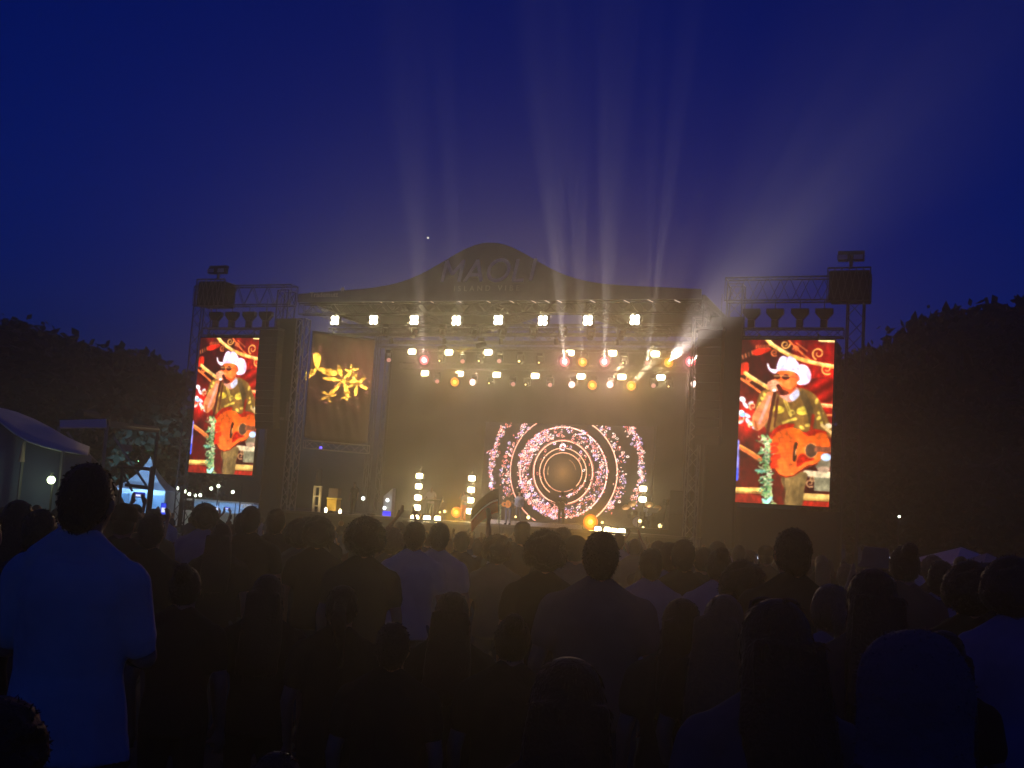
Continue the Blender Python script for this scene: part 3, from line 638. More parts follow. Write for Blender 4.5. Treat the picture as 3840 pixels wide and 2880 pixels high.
# ------------------------------------------------------------------ stage lamps
WARM = (1.0, 0.83, 0.38); PINK = (1.0, 0.30, 0.34); ORANGE = (1.0, 0.42, 0.03); PALEPINK = (1.0, 0.62, 0.55)
E_BLIND = emat('blinder_glow', (1.0, 0.95, 0.74), 9); E_STROBE = emat('strobe_glow', (1.0, 0.86, 0.52), 8)
E_PINK = emat('pink_glow', (1.0, 0.10, 0.12), 1.7); E_PALE = emat('pale_pink_glow', (1.0, 0.66, 0.62), 1.5); E_ORANGE = emat('orange_glow', (1.0, 0.22, 0.0), 1.3)
E_PHALO = emat('pink_halo', (1.0, 0.05, 0.07), 0.75); E_OHALO = emat('orange_halo', (1.0, 0.13, 0.0), 0.75)  # dim emission for the halos painted round pink and orange lenses
E_CORE = emat('white_core', (1.0, 0.62, 0.56), 5); E_OCORE = emat('orange_core', (1.0, 0.56, 0.08), 2.2)
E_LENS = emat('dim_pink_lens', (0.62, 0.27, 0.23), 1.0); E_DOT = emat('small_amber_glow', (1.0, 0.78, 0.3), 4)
POW = 0.18                                    # one dial for the strength of all the stage lamps
K = dict(blind=1500, strobe=1200, pink=2200, pale=1400, orange=1800, floor=800, tower=700)
AUD = Vector((0, 4, 1.6))                    # the lamps look out over the crowd
def lamp_aim(P, dz=0.0): return local_dir(AUD + Vector((0, 0, dz)), P, TH)

def blinder(x, y, b, lab):
    a, z = sp(x, y, b); P = st(a, b, z); o = sthing('blinder_lamp', lab, 'stage light', a, b, z, 'four-cell blinders under the roof edge')
    MB().box(-0.3, 0.3, -0.06, 0.16, -0.3, 0.3, bev=0.02).build('housing', BLACK, o)
    for i in (-1, 1):
        for k in (-1, 1): MB().disc((i * 0.128, -0.068 - 0.002 * (i + 2 * k), k * 0.128), 0.132, n=16).build('lamp_cell', E_BLIND, o)
    MB().path([(-0.34, 0.05, 0), (-0.34, 0.05, 0.42), (0.34, 0.05, 0.42), (0.34, 0.05, 0)], 0.02).build('yoke', STEEL, o)
    spot(o, (0, -0.14, 0), lamp_aim(P), K['blind'] * POW, WARM, 76, 1.0, 0.2)
ORD = ['leftmost', 'second', 'third', 'fourth', 'fifth', 'sixth', 'seventh', 'rightmost']
for i, (x, y) in enumerate([(1258, 1202), (1403, 1200), (1555, 1201), (1713, 1203), (1870, 1201), (2037, 1203), (2206, 1202), (2382, 1200)]):
    blinder(x, y, 1.0, f'bright white four-cell blinder, {ORD[i]} of the eight under the roof edge')

def strobe(x, y, b, lab, group, w=0.5, h=0.32, e='strobe', em=None, foot=False, aim_dz=0.0):
    a, z = sp(x, y, b); P = st(a, b, z); o = sthing('strobe_panel', lab, 'stage light', a, b, z, group)
    MB().box(-w/2 - 0.05, w/2 + 0.05, -0.05, 0.12, -h/2 - 0.05, h/2 + 0.05, bev=0.015).build('housing', BLACK, o)
    MB().prism(superell(w, h, 0), -0.062, -0.054).build('lamp_face', em or E_STROBE, o)
    if not foot: MB().path([(-w/2 - 0.08, 0.03, 0), (-w/2 - 0.08, 0.03, h/2 + 0.14), (w/2 + 0.08, 0.03, h/2 + 0.14), (w/2 + 0.08, 0.03, 0)], 0.018).build('yoke', STEEL, o)
    else:
        zz = DZ - z + 0.005
        for s in (-1, 1): MB().tube((s * w * 0.4, 0.03, -h/2 - 0.04), (s * w * 0.4, 0.03, zz if zz < -h/2 - 0.05 else -h/2 - 0.09), 0.025).build('foot', STEEL, o)
    spot(o, (0, -0.12, 0), lamp_aim(P, aim_dz), K[e] * POW, WARM, 78, 1.0, 0.2)
    return o
for i, (x, y) in enumerate([(1547, 1319), (1685, 1322), (1832, 1322), (2139, 1324), (2298, 1325), (2458, 1328)]):
    strobe(x, y, 4.0, 'glaring strobe panel, %s of the six in the upper lamp row' % ['leftmost', 'second', 'third', 'fourth', 'fifth', 'rightmost'][i], 'strobes on the middle truss')
for i, (x, y) in enumerate([(1595, 1400), (1725, 1402), (1864, 1406), (2008, 1410), (2180, 1412), (2333, 1414), (2479, 1416)]):
    strobe(x, y, 7.0, 'glaring strobe panel, %s of the seven in the lower lamp row' % ['leftmost', 'second', 'third', 'fourth', 'fifth', 'sixth', 'rightmost'][i], 'strobes on the rear truss')

BG = (1.0, 0.82, 0.70); BY = (1.0, 0.70, 0.42)  # added beams stand in for lens streaks and lift the sky glow
SKY_STREAKS = {(2122, 1356): [(1985, 60, 26, 0.9, 60000, BG), (2060, 60, 26, 1.4, 60000, BG)], (2189, 1358): [(2200, 160, 28, 0.7, 80000, BG), (2130, 120, 27, 0.6, 80000, BG)], (2271, 1356): [(2330, 120, 28, 1.6, 60000, BG), (2270, 60, 28, 0.6, 70000, BG)], (2427, 1358): [(2560, 260, 30, 0.9, 80000, BG), (2450, 160, 30, 0.7, 60000, BG)],
        (1596, 1350): [(1540, 260, 30, 1.6, 40000, BG)], (1733, 1352): [(1660, 300, 30, 0.9, 50000, BG)], (2511, 1360): [(3640, 300, 26, 6.0, 60000, BG), (3420, 120, 26, 7.0, 40000, BG), (3480, 240, 26, 0.8, 60000, BY), (3300, 60, 26, 1.2, 40000, BG), (3560, 340, 26, 0.9, 60000, BG)], (2593, 1356): [(3760, 520, 27, 5.0, 46000, BG), (3700, 430, 27, 1.0, 60000, BG)], (2371, 1446): [(3330, 420, 30, 2.6, 40000, BY), (3180, 300, 30, 0.8, 50000, BY)], (2291, 1442): [(2980, 330, 30, 3.2, 26000, BY)]}

def mover(x, y, b, lab, em, rad=0.14, e=None, col=None, tilt=(0, -1, -0.15), size=50, beam=None, group='moving heads on the trusses'):
    """base, yoke, head and lens of a moving head hung under its truss"""
    a, z = sp(x, y, b); P = st(a, b, z); o = sthing('moving_head', lab, 'stage light', a, b, z, group)
    d = Vector(tilt).normalized()
    MB().box(-0.17, 0.17, -0.14, 0.14, 0.36, 0.52, bev=0.02).build('base', BLACK, o)
    for s in (-1, 1): MB().box(s * 0.2 - 0.025, s * 0.2 + 0.025, -0.07, 0.07, -0.06, 0.36).build('yoke_arm', BLACK, o)
    h = MB().tube(-d * 0.22, d * 0.18, 0.13, max(0.165, rad * (1.65 if em in (E_PINK, E_ORANGE) else 1.08)), 14).build('head', BLACK, o)
    MB().disc(d * 0.186, rad, d, 16).build('lens', em, h)
    if em in (E_PINK, E_ORANGE): MB().disc(d * 0.178, rad * 1.6, d, 18).build('halo_disc', E_PHALO if em is E_PINK else E_OHALO, h)  # halo painted as a wider glowing disc behind the lens
    if em in (E_PINK, E_PALE, E_ORANGE): MB().disc(d * 0.194, rad * (0.42 if em is E_ORANGE else 0.5), d, 14).build('lamp_core', E_OCORE if em is E_ORANGE else E_CORE, h)
    if e:
        spot(o, d * 0.26, lamp_aim(P, 1.0), K[e] * POW, col, size, 1.0, 0.1)
    for bx, by, bd, bs, be, bc in SKY_STREAKS.get((x, y), ()):  # narrow spots added for the streaks in the sky
        bdir = local_dir(at(bx, by, bd), P, TH); spot(o, d * 0.26, bdir, be * (1.2 if bs > 2.5 else 2.2), bc, bs * 1.5, 0.9, 0.02, 'streak_beam')
    return o
OFF = (0.55, -0.8, -0.4)
for x, y, kind, lab in ((1596, 1350, 'pink', 'red glowing moving head, the one at the left of the upper row'), (1733, 1352, 'off', 'dim pink lens turned aside under the second upper strobe'), (1873, 1352, 'off2', 'dim pink oval lens right of the third upper strobe'),
                        (2122, 1356, 'pink', 'hot pink moving head left of the upper orange lamp'), (2189, 1358, 'orange', 'orange moving head between two hot pink lamps in the upper row'), (2271, 1356, 'pink', 'hot pink moving head right of the upper orange lamp'),
                        (2427, 1358, 'off2', 'dim pink lens in the right half of the upper row'), (2511, 1360, 'orange', 'orange moving head near the right end of the upper row'), (2593, 1356, 'pink', 'hot red moving head at the right end of the upper row, by the column'),
                        (1457, 1347, 'off', 'small dim lens alone at the far left of the upper row')):
    if kind == 'pink': mover(x, y, 4.0, lab, E_PINK, 0.27, 'pink', PINK)
    elif kind == 'orange': mover(x, y, 4.0, lab, E_ORANGE, 0.24, 'orange', ORANGE)
    else: mover(x, y, 4.0, lab, E_LENS, 0.13, tilt=OFF if kind == 'off' else (0.3, -0.9, -0.3))
for x, y, kind, lab in ((1638, 1427, 'off', 'dim narrow lens at the left of the lower row'), (1710, 1432, 'orange', 'orange moving head, leftmost orange of the lower row'), (1777, 1433, 'pale', 'pale pink moving head right of the leftmost lower orange lamp'),
                        (1922, 1437, 'off', 'dim pink lens below mid lower row, left one'), (2060, 1440, 'off', 'dim pink lens below mid lower row, right one'), (2148, 1442, 'pale', 'pale pink moving head left of the middle lower orange lamp'),
                        (2225, 1444, 'orange', 'orange moving head in the middle of the lower row'), (2291, 1442, 'pale', 'pale pink moving head between the two right lower orange lamps'), (2371, 1446, 'orange', 'orange moving head, rightmost orange of the lower row'),
                        (2450, 1444, 'off2', 'dim pink lens right of the lower orange lamps'), (2606, 1440, 'pale', 'pale moving head at the right end of the lower row, half behind the column')):
    if kind == 'pale': mover(x, y, 7.0, lab, E_PALE, 0.2, 'pale', PALEPINK)
    elif kind == 'orange': mover(x, y, 7.0, lab, E_ORANGE, 0.26, 'orange', ORANGE)
    else: mover(x, y, 7.0, lab, E_LENS, 0.13, tilt=OFF if kind == 'off' else (0.3, -0.9, -0.3))
for i, (x, y, b) in enumerate([(1653, 1353, 4.0), (1800, 1354, 4.0), (1951, 1355, 4.0), (2025, 1360, 4.0), (2340, 1361, 4.0), (1838, 1437, 7.0), (1975, 1442, 7.0), (2510, 1449, 7.0)]):
    mover(x, y, b, 'unlit moving head with amber glint, ' + ['left part of the upper row', 'under the gap after the second upper strobe', 'middle of the upper row, the left of two', 'middle of the upper row, the right of two', 'right part of the upper row', 'left half of the lower row', 'middle of the lower row', 'far right of the lower row'][i], E_DOT, 0.04 if i != 2 else 0.06)
# unlit heads under the front truss
for i, (x, y) in enumerate([(1448, 1250), (1553, 1252), (1660, 1252), (1778, 1254), (1885, 1255), (2000, 1256), (2110, 1258), (2215, 1260), (2330, 1258)]):
    mover(x, y, 1.6, 'unlit black moving head under the front truss, ' + ['first', 'second', 'third', 'fourth', 'fifth', 'sixth', 'seventh', 'eighth', 'ninth'][i] + ' from the left', mat('dark_lens', (0.05, 0.05, 0.06), 0.1), 0.12, tilt=(0, -0.4, -0.9), group='unlit moving heads under the front truss')

# floor strobes, towers of strobes and floor lamps
for i, (x, y, w) in enumerate([(1557, 1946, .5), (1602, 1948, .42), (1642, 1950, .36)]):
    strobe(x, y, 0.0, 'glaring floor strobe at the left front of the stage, ' + ['left', 'middle', 'right'][i] + ' of three', 'floor strobes', w, 0.42, 'floor', foot=True)
for i, (x, y, w) in enumerate([(2243, 1990, .36), (2278, 1992, .34), (2303, 1997, .4), (2332, 1998, .4)]):
    strobe(x, y, 0.0, 'glaring floor strobe at the right front of the stage, ' + ['leftmost', 'second', 'third', 'rightmost'][i] + ' of four', 'floor strobes', w, 0.42, 'floor', foot=True)
def lamp_tower(pts, b, lab):
    a, z = sp(*pts[-1], b); o = sthing('lamp_tower', lab, 'stage light', a, b, DZ, 'towers of strobe lamps')
    top = sp(*pts[0], b)[1] - DZ
    MB().tube((0, 0.12, 0.05), (0, 0.12, top + 0.55), 0.035).build('pole', STEEL, o); MB().box(-0.35, 0.35, -0.2, 0.4, 0.004, 0.05).build('base_plate', STEEL, o)
    for k, (x, y) in enumerate(pts):
        ak, zk = sp(x, y, b); dx, dz = 0.0, zk - DZ; w, h = 0.42, 0.3
        hs = MB().box(dx - w/2 - .03, dx + w/2 + .03, -0.05, 0.1, dz - h/2 - .03, dz + h/2 + .03, bev=0.01).build('lamp_housing', BLACK, o)
        MB().prism([(p + dx, q + dz) for p, q in superell(w, h, 0)], -0.062, -0.054).build('lamp_face', E_STROBE, hs)
        spot(o, (dx, -0.12, dz), lamp_aim(st(ak, b, zk)), K['tower'] * POW, WARM, 90, 1.0, 0.2)
        MB().ell((dx, 0.0, dz + h/2 + 0.17), 0.06, 0.06, 0.09, 10, 6).build('clamp', ALU, o)
lamp_tower([(1574, 1785), (1571, 1824), (1569, 1866), (1566, 1903)], 3.0, 'tower of four glaring strobe lamps left of the keyboard player')
lamp_tower([(1771, 1794), (1768, 1837), (1766, 1876), (1763, 1917)], 3.0, 'tower of four glaring strobe lamps right of the brown-haired musician')
lamp_tower([(2415, 1833), (2411, 1873)], 5.6, 'tower of two glaring strobe lamps behind the drummer')
def floor_lamp(x, y, b, r, em, lab, e=None, col=None):
    a, z = sp(x, y, b); P = st(a, b, z); o = sthing('floor_lamp', lab, 'stage light', a, b, DZ, 'small floor lamps')
    h = z - DZ; MB().tube((0, 0.2, h), (0, -0.02, h), r * 1.0, r * 1.38, 14).build('can', BLACK, o); MB().disc((0, -0.026, h), r, n=14).build('lens', em, o)
    if em is E_ORANGE: MB().disc((0, -0.022, h), r * 1.35, n=18).build('halo_disc', E_OHALO, o)  # painted halo round the orange lens
    if em is E_ORANGE: MB().disc((0, -0.034, h), r * 0.45, n=14).build('lamp_core', E_OCORE, o)
    MB().path([(-r * 1.5, 0.08, h), (-r * 1.5, 0.08, 0.03), (r * 1.5, 0.08, 0.03), (r * 1.5, 0.08, h)], 0.02).build('bracket', STEEL, o)
    if e: spot(o, (0, -0.08, h), lamp_aim(P, 1.2), K[e] * POW * 2.5, col, 140, 1.0, 0.08)
floor_lamp(1712, 1921, 3.4, 0.22, E_ORANGE, 'orange star-like lamp on the floor between the two left musicians', 'orange', ORANGE)
floor_lamp(2215, 1958, 1.5, 0.3, E_ORANGE, 'large orange lamp on the floor near the centre right of the stage', 'orange', ORANGE)
for i, (x, y, r) in enumerate([(1668, 1918, .08), (1650, 1921, .05), (1982, 1940, .1), (1934, 1938, .06), (2259, 1959, .07), (2476, 1972, .11), (2400, 1954, .1), (2412, 1978, .06)]):
    floor_lamp(x, y, 4.2, r, E_DOT, 'small yellow floor lamp, ' + ['left of the star-like orange lamp', 'farthest left behind the keyboard stand', 'right of the singer', 'just beside the singer', 'right of the large orange lamp', 'by the camera tripod', 'in front of the drums', 'low before the drum riser'][i])
for i, (x, y) in enumerate([(1362, 1869), (1453, 1876), (1442, 1905)]):
    a, z = sp(x, y, 5.5 if i else 3.1); o = sthing('work_lamp', 'round white work lamp in the left wing, ' + ['on the thin truss column', 'upper one on the grey case', 'lower one on the grey case'][i], 'lamp', a, 5.5 if i else 3.1, z, 'white work lamps in the left wing')
    MB().ell((0, 0, 0), 0.1, 0.1, 0.1, 12, 8).build('bulb', emat('work_white', (0.95, 1.0, 0.95), 5), o, True); MB().tube((0, 0.1, 0), (0, 0.2, 0), 0.06).build('socket', BLACK, o)

# ------------------------------------------------------------------ people
SKIN = mat('skin', (0.30, 0.17, 0.11), 0.55, noise=0.12, scale=20); SKIN_D = mat('skin_dark', (0.12, 0.065, 0.045), 0.5, noise=0.12, scale=20)
HAIR = mat('hair_dark', (0.012, 0.009, 0.007), 0.55, noise=0.4, scale=40, bump=0.5, bscale=90, spec=0.4); HAIR_B = mat('hair_brown', (0.05, 0.026, 0.014), 0.55, noise=0.4, scale=40, bump=0.5, bscale=90, spec=0.4)
HAIR_L = mat('hair_light', (0.16, 0.09, 0.04), 0.45, noise=0.3, scale=40, bump=0.5, bscale=90)
CL = {}
for n, c in dict(cream=(0.86, 0.78, 0.58), white=(0.58, 0.55, 0.48), grey=(0.11, 0.11, 0.115), pale_blue=(0.20, 0.24, 0.33), black=(0.014, 0.014, 0.016), navy=(0.018, 0.022, 0.05), brown=(0.06, 0.04, 0.028), olive=(0.05, 0.05, 0.028), maroon=(0.07, 0.016, 0.018), denim=(0.05, 0.07, 0.12), lilac=(0.30, 0.26, 0.33), red=(0.30, 0.04, 0.03), green=(0.03, 0.07, 0.04)).items():
    CL[n] = mat('cloth_' + n, c, 0.9, noise=0.18, scale=9, bump=0.5, bscale=7, spec=0.2)

def tcap(mb, p, q, r0, r1, fl=1.0, n=10):
    """tapered limb piece with rounded ends, flattened front to back by fl"""
    p, q = Vector(p), Vector(q); d = q - p; L = max(d.length, 1e-5); z = d / L; x = z.orthogonal().normalized()
    if abs(z.z) > 0.5: x = (Vector((1, 0, 0)) - z * z.x).normalized()
    y = z.cross(x); rings = []
    for t in (-80, -45, 0): rings.append((p + z * r0 * math.sin(R(t)), r0 * math.cos(R(t))))
    for t in (0, 45, 80): rings.append((q + z * r1 * math.sin(R(t)), r1 * math.cos(R(t))))
    vs = []; fs = []
    for c, r in rings:
        for i in range(n): a = 2 * math.pi * i / n; vs.append(c + x * math.cos(a) * r + y * math.sin(a) * r * fl)
    m = len(rings)
    for j in range(m - 1):
        for i in range(n): fs.append((j*n+i, j*n+(i+1) % n, (j+1)*n+(i+1) % n, (j+1)*n+i))
    fs += [tuple(range(n-1, -1, -1)), tuple(range((m-1)*n, m*n))]
    mb.add(vs, fs)
def loft(mb, rings, n=18):
    """rings: (z, rx, ry, cx, cy)"""
    vs = []; fs = []
    for z, rx, ry, cx, cyy in rings:
        for i in range(n): a = 2*math.pi*i/n; vs.append((cx + rx*math.cos(a), cyy + ry*math.sin(a), z))
    for j in range(len(rings)-1):
        for i in range(n): fs.append((j*n+i, j*n+(i+1) % n, (j+1)*n+(i+1) % n, (j+1)*n+i))
    fs += [tuple(range(n-1, -1, -1)), tuple(range((len(rings)-1)*n, len(rings)*n))]
    mb.add(vs, fs)
def remesh(mb, name, vox, m, smooth=5, wob=0.0, seed=0):
    o = mb.build(name, m); md = o.modifiers.new('r', 'REMESH'); md.mode = 'VOXEL'; md.voxel_size = vox
    sm = o.modifiers.new('s', 'SMOOTH'); sm.factor = 0.5; sm.iterations = smooth
    me = bpy.data.meshes.new_from_object(o.evaluated_get(bpy.context.evaluated_depsgraph_get())); bpy.data.objects.remove(o)
    if wob:
        co = np.empty(len(me.vertices) * 3); me.vertices.foreach_get('co', co); co = co.reshape(-1, 3); no = np.empty(len(me.vertices) * 3); me.vertices.foreach_get('normal', no); no = no.reshape(-1, 3)
        r = np.random.default_rng(seed); f = np.zeros(len(co))
        for k in range(7):
            d = r.normal(size=3); d /= np.linalg.norm(d); f += np.sin(co @ d * r.uniform(14, 46) + r.uniform(0, 6.28)) / 3.2
        me.vertices.foreach_set('co', (co + no * f[:, None] * wob).ravel()); me.update()
    me.polygons.foreach_set('use_smooth', [True] * len(me.polygons)); me.name = name
    me.materials.clear(); me.materials.append(m); return me
def pose(kind, side=1):
    """joints of a 1.75 m figure that faces +Y"""
    j = dict(sh=[(-0.185, -0.01, 1.40), (0.185, -0.01, 1.40)], el=[(-0.25, -0.03, 1.14), (0.25, -0.03, 1.14)], wr=[(-0.245, 0.07, 0.90), (0.245, 0.07, 0.90)], fd=[(0, 0.15, -1), (0, 0.15, -1)],
             hip=[(-0.09, 0, 0.93), (0.09, 0, 0.93)], kn=[(-0.105, 0.03, 0.50), (0.105, 0.03, 0.50)], an=[(-0.115, -0.02, 0.09), (0.115, -0.02, 0.09)])
    if kind == 'phone':      # both hands up in front of the face
        j['el'] = [(-0.27, 0.14, 1.24), (0.27, 0.14, 1.24)]; j['wr'] = [(-0.10, 0.32, 1.50), (0.10, 0.32, 1.50)]; j['fd'] = [(0.35, 0.1, 1), (-0.35, 0.1, 1)]
    if kind == 'high':       # both arms overhead
        j['el'] = [(-0.27, 0.10, 1.62), (0.27, 0.10, 1.62)]; j['wr'] = [(-0.12, 0.22, 1.86), (0.12, 0.22, 1.86)]; j['fd'] = [(0.3, 0.1, 1), (-0.3, 0.1, 1)]
    if kind == 'film':       # phone held up beside the head
        j['el'] = [(-0.10, 0.20, 1.26), (0.36, 0.16, 1.28)]; j['wr'] = [(0.20, 0.30, 1.60), (0.38, 0.30, 1.60)]; j['fd'] = [(0.25, 0.1, 1), (-0.25, 0.1, 1)]
    if kind == 'wave':
        s = 1 if side > 0 else 0; j['el'][s] = (0.30 * side, 0.05, 1.62); j['wr'][s] = (0.27 * side, 0.10, 1.88); j['fd'][s] = (0, 0.05, 1)
    if kind == 'fold':
        j['el'] = [(-0.255, 0.02, 1.16), (0.255, 0.02, 1.16)]; j['wr'] = [(-0.05, 0.22, 1.20), (0.05, 0.24, 1.17)]; j['fd'] = [(1, 0.1, 0.1), (-1, 0.1, 0)]
    if kind == 'guitar':
        j['el'] = [(-0.29, 0.05, 1.18), (0.31, 0.03, 1.16)]; j['wr'] = [(-0.30, 0.26, 1.14), (0.10, 0.24, 1.06)]; j['fd'] = [(0.3, 0.2, 0.9), (-0.8, 0.1, -0.4)]
    if kind == 'mic':        # right hand to the mouth, other on the guitar
        j['el'] = [(-0.29, 0.05, 1.18), (0.30, 0.14, 1.22)]; j['wr'] = [(-0.25, 0.26, 1.12), (0.10, 0.20, 1.50)]; j['fd'] = [(0.6, 0.1, 0.3), (-0.6, 0.1, 0.7)]
    if kind == 'keys':
        j['el'] = [(-0.27, 0.05, 1.16), (0.27, 0.05, 1.16)]; j['wr'] = [(-0.2, 0.30, 1.12), (0.2, 0.30, 1.12)]; j['fd'] = [(0, 1, -0.3), (0, 1, -0.3)]
    if kind == 'seat':
        j['kn'] = [(-0.13, 0.42, 0.93), (0.13, 0.42, 0.93)]; j['an'] = [(-0.13, 0.44, 0.52), (0.13, 0.44, 0.52)]; j['wr'] = [(-0.16, 0.26, 1.02), (0.16, 0.26, 1.02)]; j['fd'] = [(0, 1, -.2), (0, 1, -.2)]
    return j
TORSO = [(0.86, 0.15, 0.11, 0, 0), (0.92, 0.172, 0.122, 0, -0.005), (1.0, 0.165, 0.118, 0, 0), (1.10, 0.148, 0.105, 0, 0.005), (1.22, 0.160, 0.112, 0, 0), (1.33, 0.176, 0.115, 0, -0.005), (1.40, 0.150, 0.098, 0, -0.012), (1.455, 0.095, 0.072, 0, -0.015), (1.49, 0.06, 0.055, 0, -0.01)]
def hand(mb, w, d, lo):
    w = Vector(w); d = Vector(d).normalized(); s = d.orthogonal().normalized(); u = d.cross(s)
    tcap(mb, w, w + d * 0.075, 0.030, 0.036, 0.55, 8)
    if lo:
        for k, L in enumerate((0.075, 0.085, 0.08, 0.06)): b = w + d * 0.08 + s * (k - 1.5) * 0.021; tcap(mb, b, b + d * L + u * 0.02, 0.0115, 0.010, 1, 6)
    else:
        for k, L in enumerate((0.075, 0.088, 0.082, 0.062)):
            b = w + d * 0.085 + s * (k - 1.5) * 0.0225; k1 = b + d * L * 0.5 + u * 0.006; tcap(mb, b, k1, 0.0095, 0.009, 1, 6); tcap(mb, k1, k1 + d * L * 0.5 + u * 0.018, 0.009, 0.0078, 1, 6)
    b = w + d * 0.03 + s * 0.034; tcap(mb, b, b + d * 0.05 + s * 0.03 + u * 0.012, 0.0125, 0.0095, 1, 6)
BODY_CACHE = {}
def body_meshes(kind, side=1, wide=1.0, vox=0.02, sleeve=0.55, hem=0.86, skin=SKIN, neckless=False):
    key = (kind, side, wide, vox, sleeve, hem)
    if key in BODY_CACHE: return BODY_CACHE[key]
    j = pose(kind, side); lo = vox > 0.015; b = MB(); w = wide
    loft(b, [(z, rx * w, ry * (0.5 + 0.5*w), cx, c2) for z, rx, ry, cx, c2 in TORSO])
    S = lambda p: (p[0] * (0.35 + 0.65 * w), p[1], p[2])
    tcap(b, (0, -0.014, 1.44), (0, 0.0, 1.58), 0.066, 0.060)
    for s in (-1, 1): tcap(b, (s * 0.03, -0.016, 1.515), (s * 0.13, -0.018, 1.435), 0.036, 0.045)
    b.ell((0, 0.012, 1.645), 0.078, 0.096, 0.112, 16, 12); b.ell((0, 0.035, 1.585), 0.058, 0.066, 0.055, 12, 8)          # skull and jaw
    b.ell((0, 0.112, 1.625), 0.014, 0.02, 0.026, 8, 6); b.ell((0, 0.092, 1.588), 0.026, 0.012, 0.012, 8, 6); b.ell((0, 0.088, 1.668), 0.055, 0.02, 0.012, 8, 6)  # nose, mouth, brow
    for s in (-1, 1): b.ell((s * 0.081, 0.005, 1.635), 0.012, 0.022, 0.033, 8, 6)                                       # ears
    for k in (0, 1):
        sh, el, wr = S(j['sh'][k]), S(j['el'][k]), S(j['wr'][k]); tcap(b, (0.04 * (1 if k else -1), -0.015, 1.455), sh, 0.055, 0.062)
        tcap(b, sh, el, 0.054, 0.040); tcap(b, el, wr, 0.041, 0.027); hand(b, wr, j['fd'][k], lo)
        hp, kn, an = j['hip'][k], j['kn'][k], j['an'][k]; tcap(b, hp, kn, 0.085, 0.056); tcap(b, kn, an, 0.055, 0.036)
        tcap(b, (an[0], an[1] - 0.03, an[2] - 0.05), (an[0] * 1.1, an[1] + 0.17, an[2] - 0.055), 0.036, 0.03, 1.0)
    bm = remesh(b, 'body', vox, skin, 4)
    s = MB(); g = 0.018 if hem > 0.85 else 0.040
    loft(s, [(z, rx * w + g, ry * (0.5 + 0.5*w) + g, cx, c2) for z, rx, ry, cx, c2 in ([(hem, 0.168 if hem > 0.85 else 0.20, 0.124, 0, 0)] + [t for t in TORSO if t[0] > hem + 0.03 and t[0] < 1.48])])
    for k in (0, 1):
        sh, el, wr = Vector(S(j['sh'][k])), Vector(S(j['el'][k])), Vector(S(j['wr'][k])); tcap(s, (0.045 * (1 if k else -1), -0.02, 1.475), sh, 0.052, 0.068); tcap(s, (0.028 * (1 if k else -1), -0.026, 1.512), (0.13 * (1 if k else -1), -0.022, 1.44), 0.050, 0.060); s.ell((0, -0.05, 1.46), 0.085, 0.045, 0.065)
        if sleeve <= 1: tcap(s, sh, sh.lerp(el, sleeve), 0.070, 0.066)
        else: tcap(s, sh, el, 0.074, 0.058); tcap(s, el, el.lerp(wr, sleeve - 1), 0.057, 0.042)
    sm = remesh(s, 'shirt', vox, CL['black'], 4, 0.010 if vox < 0.011 else 0.006, 3)
    t = MB(); loft(t, [(z, rx * w + 0.011, ry + 0.011, cx, c2) for z, rx, ry, cx, c2 in TORSO[:4]])
    for k in (0, 1):
        hp, kn, an = j['hip'][k], j['kn'][k], j['an'][k]; tcap(t, hp, kn, 0.100, 0.074); tcap(t, kn, (an[0], an[1], an[2] + 0.02), 0.072, 0.062)
    tm = remesh(t, 'trousers', vox, CL['denim'], 4, 0.004, 5)
    fm = []
    for k in (0, 1):
        f = MB(); an = j['an'][k]; tcap(f, (an[0], an[1] - 0.03, an[2] - 0.05), (an[0] * 1.1, an[1] + 0.19, an[2] - 0.05), 0.045, 0.04); tcap(f, (an[0], an[1], an[2]), (an[0], an[1], an[2] - 0.04), 0.045, 0.045)
        fm.append(remesh(f, 'shoe', max(vox, 0.018), CL['black'], 3))
    BODY_CACHE[key] = (bm, sm, tm, fm); return BODY_CACHE[key]
HAIR_CACHE = {}
def strands(me, kind, n):
    """loose locks on the hair surface, joined to it"""
    r = np.random.default_rng(5); N = len(me.vertices); co = np.empty(N*3); no = np.empty(N*3); me.vertices.foreach_get('co', co); me.vertices.foreach_get('normal', no); co = co.reshape(-1, 3); no = no.reshape(-1, 3)
    bm = bmesh.new(); bm.from_mesh(me); fall = kind in ('long', 'side', 'pony')
    for i in r.integers(0, N, n):
        p = co[i]; q = no[i]; dn = np.array([0, -0.15, -1.0]); t = dn - q * (dn @ q); L = np.linalg.norm(t); t = t / L if L > 0.05 else r.normal(size=3)
        if kind == 'curly': d = q * 0.6 + r.normal(size=3) * 0.6; ln = r.uniform(0.008, 0.022)
        elif kind == 'fuzz': d = q * 0.6 + r.normal(size=3) * 0.5; ln = r.uniform(0.005, 0.012)
        elif fall: d = t + q * 0.03 + r.normal(size=3) * 0.06; ln = r.uniform(0.015, 0.045)
        else: d = t * 0.9 + q * 0.22 + r.normal(size=3) * 0.28; ln = r.uniform(0.008, 0.022)
        d = d / np.linalg.norm(d); s = np.cross(d, q + r.normal(size=3) * 0.4); s = s / (np.linalg.norm(s) + 1e-6) * (0.0022 if kind == 'fuzz' else 0.0042); b = p - q * 0.003
        vs = [bm.verts.new(b - s), bm.verts.new(b + s), bm.verts.new(b + d * ln * 0.6 + s * 0.7 + q * 0.003), bm.verts.new(b + d * ln)]
        bm.faces.new((vs[0], vs[1], vs[2])); bm.faces.new((vs[0], vs[2], vs[3]))
    bm.to_mesh(me); bm.free(); me.polygons.foreach_set('use_smooth', [True] * len(me.polygons)); return me
